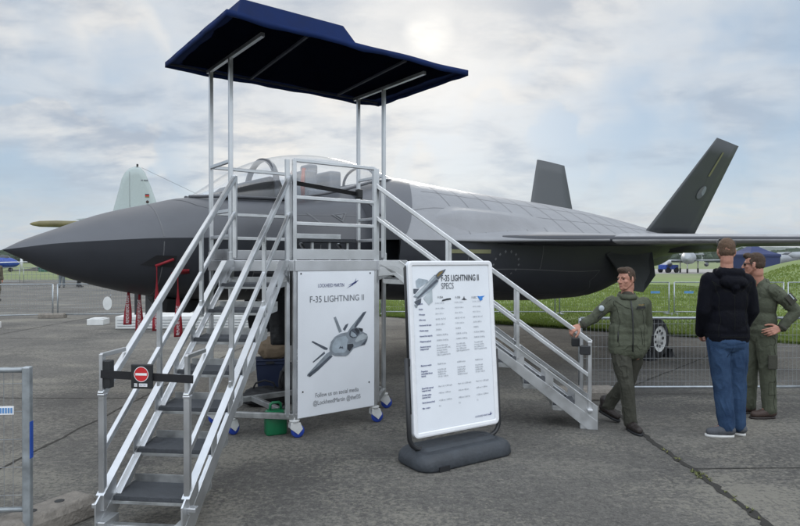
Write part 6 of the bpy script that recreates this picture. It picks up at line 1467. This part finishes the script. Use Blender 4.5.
# ground gear left and right
t = thing('tow_tractor', 'blue tow tractor parked on the far taxiway left of the men', 'tractor', (36.0, 82.5, 0), R(25))
b = MB(); b.box((0, 0, .75), (2.4, 1.3, .6)); b.build('tractor_body', M['blue_veh'], t, bevel=.08); b = MB(); b.box((-.5, 0, 1.35), (.9, 1.1, .6)); b.build('cab', M['white_paint'], t, bevel=.05)
for x in (-.8, .8):
    for y in (-.6, .6): w = MB(); w.tube([(x, y - .12, .36), (x, y + .12, .36)], .36, 14); w.build('wheel', M['tyre'], t)
for k, (x, y, rz) in enumerate(((40.2, 74.5, .2), (41.6, 75.2, -.1))):
    t = thing('ground_trolley', ['yellow ground trolley under the nose of the grey parked jet', 'second yellow trolley just right of the first, under the grey jet nose'][k], 'trolley', (x, y, 0), rz, 'ground trolleys')
    b = MB(); b.box((0, 0, .45), (1.3, .8, .35)); b.box((.2, 0, .75), (.6, .6, .3)); b.build('trolley_body', M['orange'], t, bevel=.05)
    for a in (-.45, .45):
        w = MB(); w.tube([(a, -.42, .18), (a, .42, .18)], .18, 10); w.build('wheel', M['tyre'], t)
t = thing('marker_post', 'white marker post at the left edge of the field under the jet nose tip', 'post', (-56, 91, 0)); b = MB(); b.tube([(0, 0, 0), (0, 0, 2.6)], .16, 8); b.build('post_shaft', M['white_paint'], t); b = MB(); b.tube([(0, 0, 2.6), (0, 0, 2.9)], .22, 8); b.build('post_cap', M['zinc'], t)
t = thing('equipment_bin', 'dark green bin on the far grass left of the nose tip', 'bin', (-52, 90, 0)); b = MB(); b.loft([[(sx * .7 * s_, sy * .6 * s_, z) for sx, sy in ((-1, -1), (1, -1), (1, 1), (-1, 1))] for z, s_ in ((0, .85), (1.3, 1), (1.32, 1.06), (1.45, 1.0))], smooth=False); b.build('bin_body', M['green_tent'], t); b = MB(); b.box((0, 0, 1.5), (1.5, 1.3, .1)); b.build('lid', M['plane_dark'], t)
# mesh banner fence in front of the left field
for i in range(4):
    x0 = -36 + 8.2 * i
    mesh_fence('crowd_fence', ['far fence at the left edge in front of the grass', 'far fence in front of the grass, below the jet nose tip', 'far fence in front of the grass behind the distant people', 'far fence in front of the grass behind the white disc'][i], 'fence', 'far fences in front of the left field', (x0, 45 + .4 * i), (x0 + 8, 45.3 + .4 * i), 1.15, pitch=.30, lift=.12, wr=.012)
# low earth bank
b = MB(); V = [[b.bm.verts.new((-62 + 1.2 * i, 96 + j * 2, 1.7 * sm(min(i, 20 - i) / 7) * sm(min(j, 5 - j) / 2) + .25 * noise.noise((i * .5, j, 0)))) for j in range(6)] for i in range(21)]
for i in range(20):
    for j in range(5): b.bm.faces.new((V[i][j], V[i + 1][j], V[i + 1][j + 1], V[i][j + 1])).smooth = True
tag(b.build('earth_bank', M['crack']), kind='structure')

# ================================================================ HAZE
def haze():
    m = bpy.data.materials.new('air'); m.use_nodes = True; nt = m.node_tree; nt.nodes.clear()
    o = nt.nodes.new('ShaderNodeOutputMaterial'); v = nt.nodes.new('ShaderNodeVolumePrincipled')
    v.inputs['Color'].default_value = (.78, .86, .95, 1); v.inputs['Density'].default_value = .00016; v.inputs['Anisotropy'].default_value = .2
    nt.links.new(v.outputs[0], o.inputs['Volume'])
    b = MB(); b.box((0, 1350, 38.5), (6400, 3100, 79)); return tag(b.build('haze', m), 'thin grey air over the airfield in front of the far hills', None, kind='stuff')
haze()
